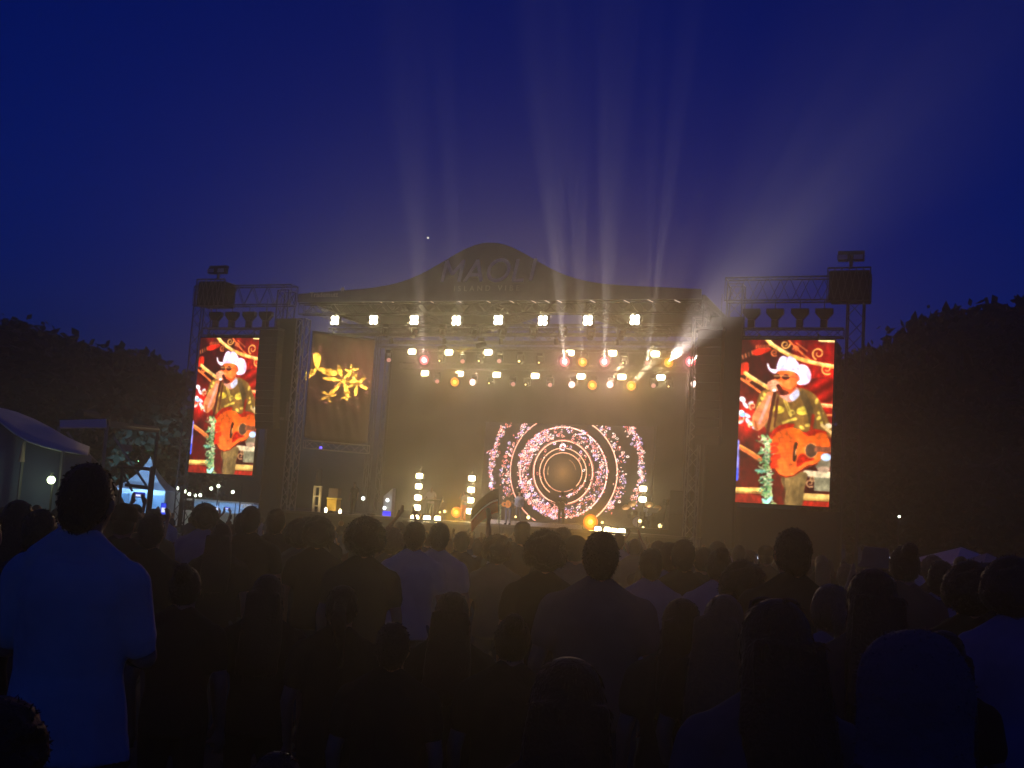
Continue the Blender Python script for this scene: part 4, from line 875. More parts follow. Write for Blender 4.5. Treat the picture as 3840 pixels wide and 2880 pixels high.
def hair_mesh(kind, vox=0.012):
    if (kind, vox) in HAIR_CACHE: return HAIR_CACHE[(kind, vox)]
    h = MB(); name = 'hair'; wob = 0.003; m = HAIR; r = random.Random(len(kind) * 7)
    def cap(rx=0.088, ry=0.104, rz=0.118, c=(0, -0.004, 1.655)): h.ell(c, rx, ry, rz, 18, 12)
    if kind == 'short': cap(0.087, 0.104, 0.114, (0, -0.008, 1.658)); h.ell((0, -0.05, 1.60), 0.07, 0.05, 0.06)
    elif kind == 'crop': cap(0.084, 0.1, 0.112, (0, -0.008, 1.655)); wob = 0.0015
    elif kind == 'curly':
        wob = 0.0
        for i in range(150):
            t = r.uniform(0, 6.283); e = r.uniform(-0.5, 1.57); h.ell((0.125*math.cos(t)*math.cos(e), -0.02 + 0.125*math.sin(t)*math.cos(e), 1.665 + 0.135*math.sin(e)), 0.026, 0.026, 0.026, 7, 5)
        cap(0.12, 0.12, 0.13, (0, -0.02, 1.665))
    elif kind == 'tall': cap(); loft(h, [(1.60, 0.085, 0.10, 0, -.01), (1.68, 0.105, 0.115, 0, -.01), (1.76, 0.105, 0.112, 0, -.01), (1.82, 0.085, 0.095, 0, -.01), (1.85, 0.04, 0.05, 0, -.01)])
    elif kind in ('long', 'side'):
        cap(0.094, 0.108, 0.12); dx = 0.10 if kind == 'side' else 0.0
        loft(h, [(1.20, 0.05, 0.03, dx * 1.1, -0.12), (1.26, 0.115, 0.045, dx * 0.6, -0.118), (1.36, 0.128, 0.055, dx * 0.2, -0.105), (1.47, 0.122, 0.062, 0, -0.085), (1.57, 0.110, 0.075, 0, -0.06), (1.66, 0.094, 0.085, 0, -0.03)])
        for i in range(26):
            x = r.uniform(-0.11, 0.11); tcap(h, (x * 0.8, -0.09 - r.uniform(0, .02), 1.66), (x * 1.15 + dx * 0.5, -0.13 + r.uniform(-.01, .02), r.uniform(1.18, 1.28)), 0.016, 0.009, 1, 6)
        wob = 0.002
    elif kind == 'bun': cap(0.09, 0.105, 0.116); h.ell((0, -0.09, 1.74), 0.055, 0.055, 0.055); tcap(h, (0, -0.06, 1.70), (0, -0.09, 1.74), 0.04, 0.04)
    elif kind == 'pony':
        cap(0.09, 0.105, 0.116); tcap(h, (0, -0.10, 1.68), (0.01, -0.16, 1.60), 0.03, 0.045); tcap(h, (0.01, -0.16, 1.60), (0.03, -0.15, 1.36), 0.045, 0.016)
    elif kind == 'cap':
        name = 'cap'; h.ell((0, -0.002, 1.69), 0.096, 0.112, 0.088, 18, 10); loft(h, [(1.668, 0.095, 0.112, 0, 0), (1.70, 0.094, 0.11, 0, 0)]); h.box(-0.075, 0.075, 0.08, 0.19, 1.672, 1.684); m = CL['black']; wob = 0
    elif kind == 'bucket':
        name = 'bucket_hat'; loft(h, [(1.64, 0.155, 0.17, 0, 0), (1.665, 0.12, 0.135, 0, 0), (1.70, 0.10, 0.115, 0, 0), (1.78, 0.092, 0.105, 0, 0), (1.80, 0.08, 0.092, 0, 0)]); m = CL['grey']; wob = 0.002
    elif kind == 'cowboy':
        name = 'cowboy_hat'; m = CL['white']; wob = 0
        loft(h, [(1.685, 0.098, 0.112, 0, 0), (1.74, 0.096, 0.11, 0, 0), (1.80, 0.085, 0.10, 0, 0), (1.83, 0.05, 0.085, 0, 0)])
        vs = []; fs = []; n = 28
        for q, zz in ((0.09, 1.685), (0.14, 1.68), (0.20, 1.69), (0.20, 1.705), (0.14, 1.698), (0.09, 1.705)):
            for i in range(n): a = 2*math.pi*i/n; vs.append((q * math.cos(a), q * 1.2 * math.sin(a), zz + (0.07 * (abs(math.cos(a)) ** 2) * (q / 0.2) ** 2)))
        for jj in range(6):
            for i in range(n): a, b2 = jj*n, ((jj+1) % 6)*n; fs.append((a+i, a+(i+1) % n, b2+(i+1) % n, b2+i))
        h.add(vs, fs)
    elif kind == 'hood':
        name = 'hood'; m = CL['grey']; wob = 0.004
        h.ell((0, -0.02, 1.66), 0.128, 0.14, 0.145, 18, 12); loft(h, [(1.40, 0.16, 0.11, 0, -0.03), (1.46, 0.15, 0.115, 0, -0.03), (1.54, 0.128, 0.12, 0, -0.025), (1.64, 0.125, 0.13, 0, -0.02)])
        h.ell((0, -0.12, 1.46), 0.13, 0.05, 0.07)
    me = remesh(h, name, vox, m, 3 if kind != 'curly' else 1, wob, 11)
    if vox < 0.02 and name == 'hair': me = strands(me, kind, 1500 if vox < 0.01 else 800)
    if name == 'hood': me = strands(me, 'fuzz', 2600)
    HAIR_CACHE[(kind, vox)] = me; return me
HTOP = dict(short=1.772, crop=1.768, curly=1.82, tall=1.85, long=1.775, side=1.775, bun=1.795, pony=1.772, cap=1.778, bucket=1.80, hood=1.805, cowboy=1.83)
def setmat(o, m):
    o.material_slots[0].link = 'OBJECT'; o.material_slots[0].material = m
def person(loc, height, label, kind='stand', hair='short', shirt='black', trousers='denim', hairm=None, rz=0.0, wide=1.0, vox=0.02, sleeve=0.55, hem=0.86, side=1, group=None, skin=SKIN, hvox=None, name='person'):
    bm, sm, tm, fm = body_meshes(kind, side, wide, vox, sleeve, hem)
    s = height / HTOP.get(hair, 1.77)
    o = link(name, bm, None, loc, (0, 0, rz)); o.scale = (s, s, s); tag(o, label, 'person', group); setmat(o, skin)
    hm = hair_mesh(hair, hvox or (0.008 if vox < 0.015 else 0.014)); h = link(hm.name.split('.')[0], hm, o)
    if hair in ('cap', 'bucket', 'hood', 'cowboy'): 
        if hairm: setmat(h, hairm)
        if hair in ('cap', 'bucket'): g = link('hair', hair_mesh('crop', 0.014), o); setmat(g, HAIR)
    else: setmat(h, hairm or HAIR)
    for mm, c in ((sm, shirt), (tm, trousers), (fm[0], 'black'), (fm[1], 'black')): k = link(mm.name.split('.')[0], mm, o); setmat(k, CL[c])
    return o
def px_person(x, y, d, label, **k):
    """x, y: pixel of the top of the head"""
    P = at(x, y, d); gz = ground_z(P.x, P.y); return person((P.x, P.y, gz), P.z - gz, label, **k)

# ------------------------------------------------------------------ the left wing of the stage
o = sthing('stage_scrim', 'wrinkled dark scrim in the left wing with yellow flower-shaped light on it', 'curtain', 0, 0, 0)
A, B = Vector((-10.95, 0.55, 0)), Vector((sp(1394, 1450, 3.4)[0], 3.4, 0)); nrm = Vector((B.y - A.y, A.x - B.x, 0)).normalized(); vs = []; fs = []; nx, nz = 60, 40
for j in range(nz + 1):
    for i in range(nx + 1):
        t = i / nx; z = 5.55 + 6.0 * j / nz; p = A.lerp(B, t)
        wr = 0.09 * math.sin(t * 15 + (11.5 - z) * 1.3 * (1 - t)) * (1 - t) ** 0.8 * (0.35 + 0.65 * (z - 5.5) / 6) + 0.012 * math.sin(t * 41 + z * 2.7) + 0.016 * math.sin(z * 4 + t * 13)
        p = p + nrm * wr; vs.append((p.x, p.y, z - 0.25 * math.sin(t * 3.14) * (j == 0)))
for j in range(nz):
    for i in range(nx): k = j*(nx+1)+i; fs.append((k, k+1, k+nx+2, k+nx+1))
c = MB().add(vs, fs).build('cloth', mat('scrim_cloth', (0.11, 0.075, 0.07), 0.6, noise=0.3, scale=2, bump=0.6, bscale=6), o, True); c.modifiers.new('t', 'SOLIDIFY').thickness = 0.01
MB().tube(A + Vector((0, 0, 11.6)), B + Vector((0, 0, 11.6)), 0.04).build('top_rail', STEEL, o)
truss(o, A + Vector((0.1, 0, 5.15)), B + Vector((0.1, 0, 5.15)), 0.4, 0.45, 0.03, 0.5)
# gobo lamp that throws the flowers
def gobo():
    a, b, z = -0.6, 0.9, 10.9; o = sthing('gobo_projector', 'dark projector lamp under the roof that throws flower shapes', 'stage light', a, b, z)
    tgt = Vector((-9.35, 2.05, 8.6)); d = (tgt - Vector((a, b, z))).normalized()
    MB().tube(-d * 0.3, d * 0.25, 0.12, 0.14, 12).build('barrel', BLACK, o); MB().box(-0.15, 0.15, -0.12, 0.12, 0.2, 0.4).build('base', BLACK, o); MB().tube((0, 0, 0.4), (0, 0, 1.0), 0.03).build('pipe', STEEL, o)
    l = spot(o, d * 0.3, d, 70000, (1.0, 0.60, 0.06), 44, 0.05, 0.004, 'gobo_light'); L = l.data; L.use_nodes = True; t = L.node_tree; e = t.nodes['Emission']
    tc = t.nodes.new('ShaderNodeTexCoord'); sx = t.nodes.new('ShaderNodeSeparateXYZ'); t.links.new(tc.outputs['Normal'], sx.inputs[0])
    def M(op, a, b=None):
        n = t.nodes.new('ShaderNodeMath'); n.operation = op
        for i, v in enumerate((a, b)):
            if v is None: continue
            if isinstance(v, (int, float)): n.inputs[i].default_value = v
            else: t.links.new(v, n.inputs[i])
        return n.outputs[0]
    X = M('DIVIDE', sx.outputs['X'], M('ABSOLUTE', sx.outputs['Z'])); Y = M('DIVIDE', sx.outputs['Y'], M('ABSOLUTE', sx.outputs['Z'])); tot = None
    for cx, cyy, r, n, ph in ((0.0, 0.05, 0.105, 3.0, 0.35), (0.085, 0.02, 0.075, 2.5, 1.1), (-0.13, 0.12, 0.10, 1.5, 0.5), (0.05, 0.11, 0.05, 2.5, 2.0), (-0.07, -0.04, 0.04, 2.5, 0.2), (0.03, -0.05, 0.035, 2.5, 0.7)):
        dx, dy = M('SUBTRACT', X, cx), M('SUBTRACT', Y, cyy); ang = M('ARCTAN2', dy, dx); rr = M('SQRT', M('ADD', M('MULTIPLY', dx, dx), M('MULTIPLY', dy, dy)))
        pet = M('POWER', M('ABSOLUTE', M('COSINE', M('ADD', M('MULTIPLY', ang, n), ph))), 3.0)
        msk = M('LESS_THAN', rr, M('MULTIPLY', pet, r)); tot = msk if tot is None else M('MAXIMUM', tot, msk)
    nz_ = t.nodes.new('ShaderNodeTexNoise'); nz_.inputs['Scale'].default_value = 26; t.links.new(tc.outputs['Normal'], nz_.inputs['Vector'])
    brk = M('GREATER_THAN', nz_.outputs['Fac'], 0.46); t.links.new(M('ADD', M('MULTIPLY', tot, M('ADD', M('MULTIPLY', brk, 0.75), 0.25)), 0.012), e.inputs['Strength'])
gobo()
o = sthing('scrim_fill_lamp', 'added lamp under the roof that brings out the scrim folds in rosy light', 'stage light', -3.6, 2.4, 11.0)  # lamp added so that the wrinkles of the scrim show
d = (Vector((-9.8, 2.2, 9.3)) - Vector((-3.6, 2.4, 11.0))).normalized(); MB().tube(-d * 0.2, d * 0.2, 0.1, 0.13, 12).build('barrel', BLACK, o); MB().tube((0, 0, 0.1), (0, 0, 0.7), 0.02).build('pipe', STEEL, o)
spot(o, d * 0.26, d, 1600, (1.0, 0.34, 0.24), 50, 1.0, 0.05)
a, z = sp(1205, 1682, 3.0); o = sthing('blue_lamp', 'small blue lamp under the scrim in the left wing', 'lamp', a, 3.0, z)
MB().box(-0.14, 0.14, -0.08, 0.08, -0.14, 0.14, bev=0.02).build('housing', BLACK, o); MB().box(-0.1, 0.1, -0.092, -0.084, -0.1, 0.1).build('face', emat('blue_face', (0.12, 0.08, 1.0), 3), o); MB().tube((0, 0, 0.14), (0, 0, 0.5), 0.02).build('pipe', STEEL, o)
spot(o, (0, -0.1, 0), (0.4, -0.3, 0.9), 60, (0.2, 0.15, 1.0), 140, 1.0)
PALE = mat('pale_frame', (0.75, 0.62, 0.42), 0.5, noise=0.1); YEL = mat('yellow_case', (0.65, 0.38, 0.04), 0.5)
def frame_stack():
    b = 2.2; a, z = sp(1185, 1915, b); o = sthing('case_frame', 'tall narrow pale frame standing in the left wing', 'frame', a, b, DZ)
    h1 = sp(1195, 1822, b)[1] - DZ; h2 = sp(1192, 1762, b)[1] - DZ; w = 0.19
    for s in (-1, 1): MB().box(s*w - 0.06, s*w + 0.06, -0.06, 0.06, 0.005, h1).build('post', PALE, o); MB().box(s*w*0.85 - 0.02, s*w*0.85 + 0.02, -0.03, 0.03, h1, h2).build('upper_post', STEEL, o)
    for zz in (0.35, 0.9, h1 - 0.05): MB().box(-w + 0.06, w - 0.06, -0.05, 0.05, zz - 0.04, zz + 0.04).build('shelf', PALE, o)
    MB().box(-w, w, -0.04, 0.04, h2, h2 + 0.05).build('top', STEEL, o)
    spot(o, (0.2, -1.3, 0.25), (0, 1.0, 0.9), 70, WARM, 100, 1.0)
frame_stack()
b = 2.6; a, z = sp(1250, 1910, b); o = sthing('flight_case', 'yellow case with a dark top in the left wing, between two white lamps', 'case', a, b, DZ)
MB().box(-0.32, 0.32, -0.25, 0.25, 0.12, 0.78, bev=0.02).build('box', YEL, o); MB().box(-0.36, 0.36, -0.27, 0.27, 0.785, 0.87, bev=0.02).build('lid', mat('lid_yellow', (0.8, 0.6, 0.15), 0.4), o); MB().box(-0.3, 0.34, -0.2, 0.2, 0.875, 1.42, bev=0.03).build('upper_crate', mat('crate_brown', (0.12, 0.07, 0.05), 0.7), o)
for x in (-0.26, 0.26):
    for y in (-0.2, 0.2): MB().tube((x, y, 0.005), (x, y, 0.12), 0.05).build('caster', BLACK, o)
spot(o, (0.0, -1.2, 0.1), (0, 1.0, 0.55), 45, WARM, 100, 1.0)
for i, x in enumerate((1222, 1275)):
    a, z = sp(x, 1913 + i * 6, 1.9); o = sthing('floor_lamp', 'oval white floor lamp ' + ('left' if i == 0 else 'right') + ' of the yellow case', 'stage light', a, 1.9, DZ, 'lamps beside the yellow case')
    MB().ell((0, 0, z - DZ), 0.09, 0.05, 0.16, 12, 8).build('bulb', E_STROBE, o, True); MB().tube((0, 0.02, 0.005), (0, 0.02, z - DZ - 0.1), 0.03).build('stem', BLACK, o)
b = 5.9; a, z = sp(1458, 1900, b); o = sthing('equipment_case', 'upright grey case with a slanted top and blue light in the left wing', 'case', a, b, DZ)
h = sp(1458, 1830, b)[1] - DZ; MB().prism([(-0.28, 0.005), (0.28, 0.005), (0.28, h), (-0.28, h - 0.5)], -0.2, 0.2).build('box', mat('case_grey', (0.42, 0.42, 0.44), 0.5), o); MB().box(-0.27, 0.27, -0.215, -0.205, 0.03, 0.3).build('blue_panel', emat('blue_panel', (0.03, 0.03, 1.0), 1.5), o)
# black stack and camera tripod at the right side
b = 0.9; a, z = sp(2553, 2000, b); ztop = sp(2553, 1842, b)[1]; o = sthing('speaker_stack', 'tall black loudspeaker stack at the right front corner of the stage', 'loudspeaker', a, b, DZ)
hh = (ztop - DZ) / 2
for k in range(2):
    c = MB().box(-0.52, 0.52, -0.45, 0.45, 0.005 + k * hh, 0.005 + (k + 1) * hh - 0.01, bev=0.02).build('cabinet', BLACK, o); MB().box(-0.47, 0.47, -0.465, -0.455, 0.05 + k * hh, (k + 1) * hh - 0.05).build('grille', mat('grille', (0.03, 0.03, 0.03)), c)
b = 2.0; a, z = sp(2492, 1990, b); zt = sp(2495, 1885, b)[1] - DZ; o = sthing('camera_tripod', 'black video camera on a tripod beside the drummer', 'tripod', a, b, DZ)
for k in range(3): t = k * 2.094 + 0.4; MB().tube((0, 0, zt - 0.45), (0.5*math.cos(t), 0.5*math.sin(t), 0.01), 0.03, 0.02).build('leg', BLACK, o)
MB().tube((0, 0, zt - 0.6), (0, 0, zt - 0.12), 0.04).build('column', BLACK, o); c = MB().box(-0.12, 0.12, -0.2, 0.2, zt - 0.12, zt + 0.18, bev=0.02).build('camera', BLACK, o); MB().tube((0, -0.2, zt + 0.03), (0, -0.36, zt + 0.03), 0.07).build('lens', BLACK, c)
b = 1.2; a, z = sp(1518, 1948, b); o = sthing('floor_monitor', 'black wedge monitor loudspeaker at the left front of the stage', 'loudspeaker', a, b, DZ)
MB().add([(-.42, -.3, .005), (.42, -.3, .005), (.42, .3, .005), (-.42, .3, .005), (-.42, -.02, .42), (.42, -.02, .42), (.42, .3, .32), (-.42, .3, .32)], [(0,3,2,1), (4,5,6,7), (0,1,5,4), (1,2,6,5), (2,3,7,6), (3,0,4,7)]).build('cabinet', BLACK, o); MB().add([(-.38, .306, .04), (.38, .306, .04), (.38, .306, .29), (-.38, .306, .29)], [(0,1,2,3)]).build('grille', mat('grille', (0.03, 0.03, 0.03)), o)

# ------------------------------------------------------------------ the band
def guitar(parent_loc, rz, label, col, tilt, s=1.0):
    o = thing('guitar', label, 'guitar', parent_loc, rz); o.rotation_euler = (0, tilt, rz); o.scale = (s, s, s)
    out = []
    for t in np.linspace(0, 2*math.pi, 40, endpoint=False):
        x = math.cos(t) * 0.25; w_ = 0.145 + 0.045 * (1 if x < 0 else -0.2) - 0.04 * math.exp(-((x - 0.04) / 0.06) ** 2); out.append((x, math.sin(t) * w_ * 1.0))
    MB().prism(out, -0.05, 0.05).build('body', mat('guitar_' + col, dict(orange=(0.62, 0.22, 0.05), red=(0.35, 0.05, 0.03), black=(0.03, 0.03, 0.03))[col], 0.3, noise=0.1), o)
    MB().disc((0.07, 0.056, 0), 0.05, (0, 1, 0)).build('sound_hole', BLACK, o); MB().box(-0.12, -0.09, 0.052, 0.062, -0.07, 0.07).build('bridge', BLACK, o)
    MB().box(0.24, 0.66, -0.012 + 0.03, 0.012 + 0.036, -0.025, 0.025).build('neck', mat('neck_wood', (0.12, 0.06, 0.03), 0.4), o); MB().box(0.66, 0.82, 0.02, 0.044, -0.04, 0.04).build('headstock', mat('neck_wood', (0.12, 0.06, 0.03)), o)
def perf_at(x, y, b, z=DZ): a, _ = sp(x, y, b); return st(a, b, z), a
FACE = TH + math.pi
BACK = FACE
# keyboard player
P, a = perf_at(1612, 1930, 4.0); person(P, 1.85, 'person in a pale pink shirt standing at the keyboard on the left of the stage', 'keys', 'short', 'lilac', 'black', rz=FACE + 0.2, vox=0.018, sleeve=0.6, skin=SKIN_D)
o = sthing('keyboard', 'long dark keyboard on a tilted stand in front of the player in pink', 'keyboard', a + 0.1, 3.55, DZ)
MB().box(-0.85, 0.85, -0.18, 0.18, 1.02, 1.12, bev=0.01).build('case', BLACK, o); MB().box(-0.78, 0.78, -0.02, 0.16, 1.122, 1.13).build('keys', WHITE, o)
for s in (-1, 1): MB().tube((s*0.35 + 0.3, -0.1, 1.02), (s * 0.35, 0.15, 0.01), 0.03).build('stand_leg', STEEL, o)
MB().tube((0.95, -0.2, 1.3), (0.45, -0.1, 0.01), 0.06).build('boom', BLACK, o)
# musician with long hair
P, a = perf_at(1735, 1955, 3.0); person(P, 1.70, 'long-haired person in a grey shirt and red trousers singing into a hand microphone', 'mic', 'long', 'grey', 'red', HAIR_B, FACE - 0.3, 0.95, 0.018, 1.3, 0.95, -1)
o = sthing('microphone', 'black hand microphone of the long-haired musician', 'microphone', a - 0.02, 2.72, DZ + 1.44); MB().tube((0, 0, -0.1), (0, 0.02, 0.06), 0.014, 0.018).build('handle', BLACK, o); MB().ell((0, 0.025, 0.085), 0.028, 0.028, 0.032).build('head', STEEL, o)
# lead singer with hat and guitar
P, a = perf_at(1903, 1970, 2.0); person(P, 1.84, 'singer in a white cowboy hat playing an orange guitar at centre left of the stage', 'guitar', 'cowboy', 'olive', 'denim', CL['lilac'], FACE, 1.1, 0.018, 0.7, 0.9)
guitar(st(a - 0.02, 1.72, DZ + 1.08), FACE, 'orange acoustic guitar held by the singer in the white hat', 'orange', R(8), 1.1)
o = sthing('microphone_stand', 'microphone stand wrapped in pale green leaves in front of the singer', 'microphone stand', a - 0.28, 1.45, DZ)
MB().tube((0, 0, 0.02), (0, 0, 1.5), 0.015).build('pole', BLACK, o); MB().tube((0, 0, 0.003), (0, 0, 0.03), 0.16).build('base', BLACK, o); MB().tube((0, 0, 1.5), (0.2, 0.1, 1.6), 0.02, 0.03).build('microphone', BLACK, o)
lf = MB(); r = random.Random(4)
for i in range(170):
    z = 0.05 + 1.0 * i / 170; t = r.uniform(0, 6.28); d = Vector((math.cos(t), math.sin(t), r.uniform(-.5, .6))).normalized(); L = r.uniform(0.06, 0.14); s = d.orthogonal().normalized() * 0.018; p = Vector((0, 0, z)); lf.add([p, p + d*L*0.5 + s, p + d*L, p + d*L*0.5 - s], [(0, 1, 2, 3)])
tag(lf.build('leaf_garland', mat('garland', (0.35, 0.48, 0.26), 0.6, noise=0.4, scale=12), o), kind='stuff')
# person in blue behind the singer, dark bass player before the rings
P, a = perf_at(1943, 1940, 5.0, DZ + 0.222); person(P, 1.62, 'person in blue clothes standing behind the singer on the riser', 'stand', 'short', 'pale_blue', 'denim', rz=FACE + 0.4, vox=0.02, sleeve=1.8)
P, a = perf_at(2103, 1955, 5.2, DZ + 0.222); person(P, 1.80, 'dark figure with a bass guitar standing before the glowing rings', 'guitar', 'curly', 'black', 'black', rz=FACE, vox=0.018, sleeve=1.8, wide=1.1, skin=SKIN_D)
guitar(st(a, 4.92, DZ + 0.222 + 1.05), FACE, 'dark bass guitar of the figure before the glowing rings', 'black', R(-14), 1.2)
P, a = perf_at(1322, 1935, 3.4); person(P, 1.84, 'dark person standing in the left wing near the yellow case', 'stand', 'short', 'black', 'black', rz=FACE, vox=0.02, skin=SKIN_D)
# drummer and kit
P, a = perf_at(2430, 1950, 5.5, DZ + 0.302); person(P - Vector((0, 0, 0.40)), 1.757, 'drummer in a pale blue shirt behind the drum kit at the right', 'seat', 'short', 'pale_blue', 'black', rz=FACE, vox=0.018, skin=SKIN_D)
o = sthing('drum_stool', 'round black stool under the drummer', 'stool', a, 5.55, DZ + 0.302); MB().tube((0, 0, 0.38), (0, 0, 0.45), 0.18, n=14).build('seat', BLACK, o)
for k in range(3): t = k*2.094; MB().tube((0, 0, 0.3), (0.22*math.cos(t), 0.22*math.sin(t), 0.005), 0.015).build('leg', STEEL, o)
o = sthing('drum_kit', 'dark drum kit with cymbals at the right of the stage', 'drums', a - 0.3, 4.7, DZ + 0.302); DR = mat('drum_shell', (0.05, 0.045, 0.045), 0.25); SKN = mat('drum_skin', (0.6, 0.58, 0.55), 0.5); BR = mat('brass', (0.7, 0.5, 0.2), 0.3, 0.9)
d = MB().tube((0, -0.25, 0.29), (0, 0.2, 0.29), 0.28, n=20).build('bass_drum', DR, o); MB().disc((0, -0.254, 0.29), 0.26, n=20).build('head', SKN, d)
for x, y, z_, r_, nm in ((-0.22, 0, 0.72, 0.15, 'tom'), (0.2, 0, 0.72, 0.16, 'tom'), (0.62, 0.2, 0.5, 0.2, 'floor_tom'), (-0.55, 0.25, 0.58, 0.17, 'snare_drum')):
    d = MB().tube((x, y, z_ - 0.12), (x, y + 0.02, z_ + 0.12), r_, n=16).build(nm, DR, o); MB().disc((x, y + 0.02, z_ + 0.124), r_ * 0.95, (0, 0, 1)).build('head', SKN, d); MB().tube((x, y, 0.005), (x, y, z_ - 0.12), 0.015).build('stand', STEEL, d)
for x, y, z_ in ((-0.75, 0.05, 1.05), (-0.35, -0.15, 1.25), (0.55, -0.1, 1.25), (0.95, 0.15, 1.1)):
    d = MB().tube((x, y, z_ - 0.008), (x, y - 0.02, z_ + 0.014), 0.23, 0.04, 18).build('cymbal', BR, o); MB().tube((x, y, 0.005), (x, y, z_ - 0.01), 0.012).build('stand', STEEL, d)
o = sthing('music_stand', 'black tilted panel on a stand in front of the drummer', 'stand', sp(2447, 1910, 4.2)[0], 4.2, DZ + 0.302); MB().tube((0, 0, 0.005), (0, 0, 0.85), 0.02).build('pole', BLACK, o); MB().add([(-.28, -.04, .8), (.28, -.04, .8), (.32, .16, 1.08), (-.24, .16, 1.08), (-.28, -.02, .79), (.28, -.02, .79), (.32, .18, 1.07), (-.24, .18, 1.07)], [(0,1,2,3), (7,6,5,4), (0,4,5,1), (1,5,6,2), (2,6,7,3), (3,7,4,0)]).build('panel', BLACK, o); MB().tube((0, 0, 0.003), (0, 0, 0.02), 0.18).build('base', BLACK, o)

# ------------------------------------------------------------------ tents, scaffold and string lights on the left
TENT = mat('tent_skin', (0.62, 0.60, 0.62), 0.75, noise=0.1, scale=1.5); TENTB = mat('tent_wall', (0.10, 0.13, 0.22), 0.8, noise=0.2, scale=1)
def w3(pts, d): return [at(x, y, d) for x, y in pts]
def big_tent():
    P0 = at(120, 1800, 27); gz = 0.0; o = thing('marquee_tent', 'big white tent with a curved roof at the left edge behind the crowd', 'tent', (P0.x, P0.y, 0)); L = Vector((P0.x, P0.y, 0))
    ridge = [at(x, y, d) for x, y, d in ((-260, 1560, 30), (-120, 1541, 30), (0, 1541, 30), (60, 1546, 30), (130, 1572, 30), (200, 1610, 30), (265, 1655, 30), (335, 1700, 30))]
    eave = [at(x, y, d) for x, y, d in ((-260, 1500, 26), (-120, 1540, 26), (0, 1582, 26), (50, 1622, 26), (105, 1655, 26), (170, 1676, 26), (235, 1692, 26), (330, 1706, 26.5))]
    back = [p + Vector((0, 4, -1.6)) for p in ridge]
    vs = []; fs = []; n = len(ridge); m = 6
    for rows in ((eave, ridge), (ridge, back)):
        k0 = len(vs)
        for j in range(m + 1):
            for i in range(n): p = rows[0][i].lerp(rows[1][i], j / m) + Vector((0, 0, 0.18 * math.sin(math.pi * j / m))); vs.append(p - L)
        for j in range(m):
            for i in range(n - 1): k = k0 + j*n + i; fs.append((k, k+1, k+n+1, k+n))
    c = MB().add(vs, fs).build('roof', TENT, o, True); c.modifiers.new('t', 'SOLIDIFY').thickness = 0.02
    wv = []; wf = []; 
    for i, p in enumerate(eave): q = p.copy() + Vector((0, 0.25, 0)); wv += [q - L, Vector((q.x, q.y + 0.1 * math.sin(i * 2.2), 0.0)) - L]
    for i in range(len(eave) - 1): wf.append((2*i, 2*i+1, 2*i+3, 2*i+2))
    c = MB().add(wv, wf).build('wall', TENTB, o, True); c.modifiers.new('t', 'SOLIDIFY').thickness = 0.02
    for x, y in ((92, 1655), (235, 1692)): p = at(x, y, 26); MB().tube(Vector((p.x, p.y, 0)) - L, p - L, 0.04).build('pole', ALU, o)
    p, q = at(88, 1660, 25.9), at(80, 1732, 25.9); MB().tube(p - L, q - L, 0.02, 0.075).build('rolled_flap', mat('canvas_tan', (0.45, 0.32, 0.24), 0.9), o)
big_tent()
def lamp_bulb(x, y, d, label, r, col, e, name='bulb_lamp', group=None):
    P = at(x, y, d); o = thing(name, label, 'lamp', P, 0, group); MB().ell((0, 0, 0), r, r, r, 12, 8).build('bulb', emat('bulb_%d_%d_%d' % tuple(int(v * 99) for v in col), col, 6), o, True); MB().tube((0, 0, r * 0.8), (0, 0, r * 1.8), r * 0.4).build('socket', BLACK, o)
    if e: point(o, (0, -r * 1.6, 0), e, col, r)
    return o
o = lamp_bulb(192, 1800, 25.6, 'bright greenish white lamp at the big left tent, left of the near man', 0.085, (0.78, 1.0, 0.55), 9); MB().tube((0, 0.1, 0.1), (0, 0.1, -(o.location.z)), 0.025).build('post', STEEL, o)
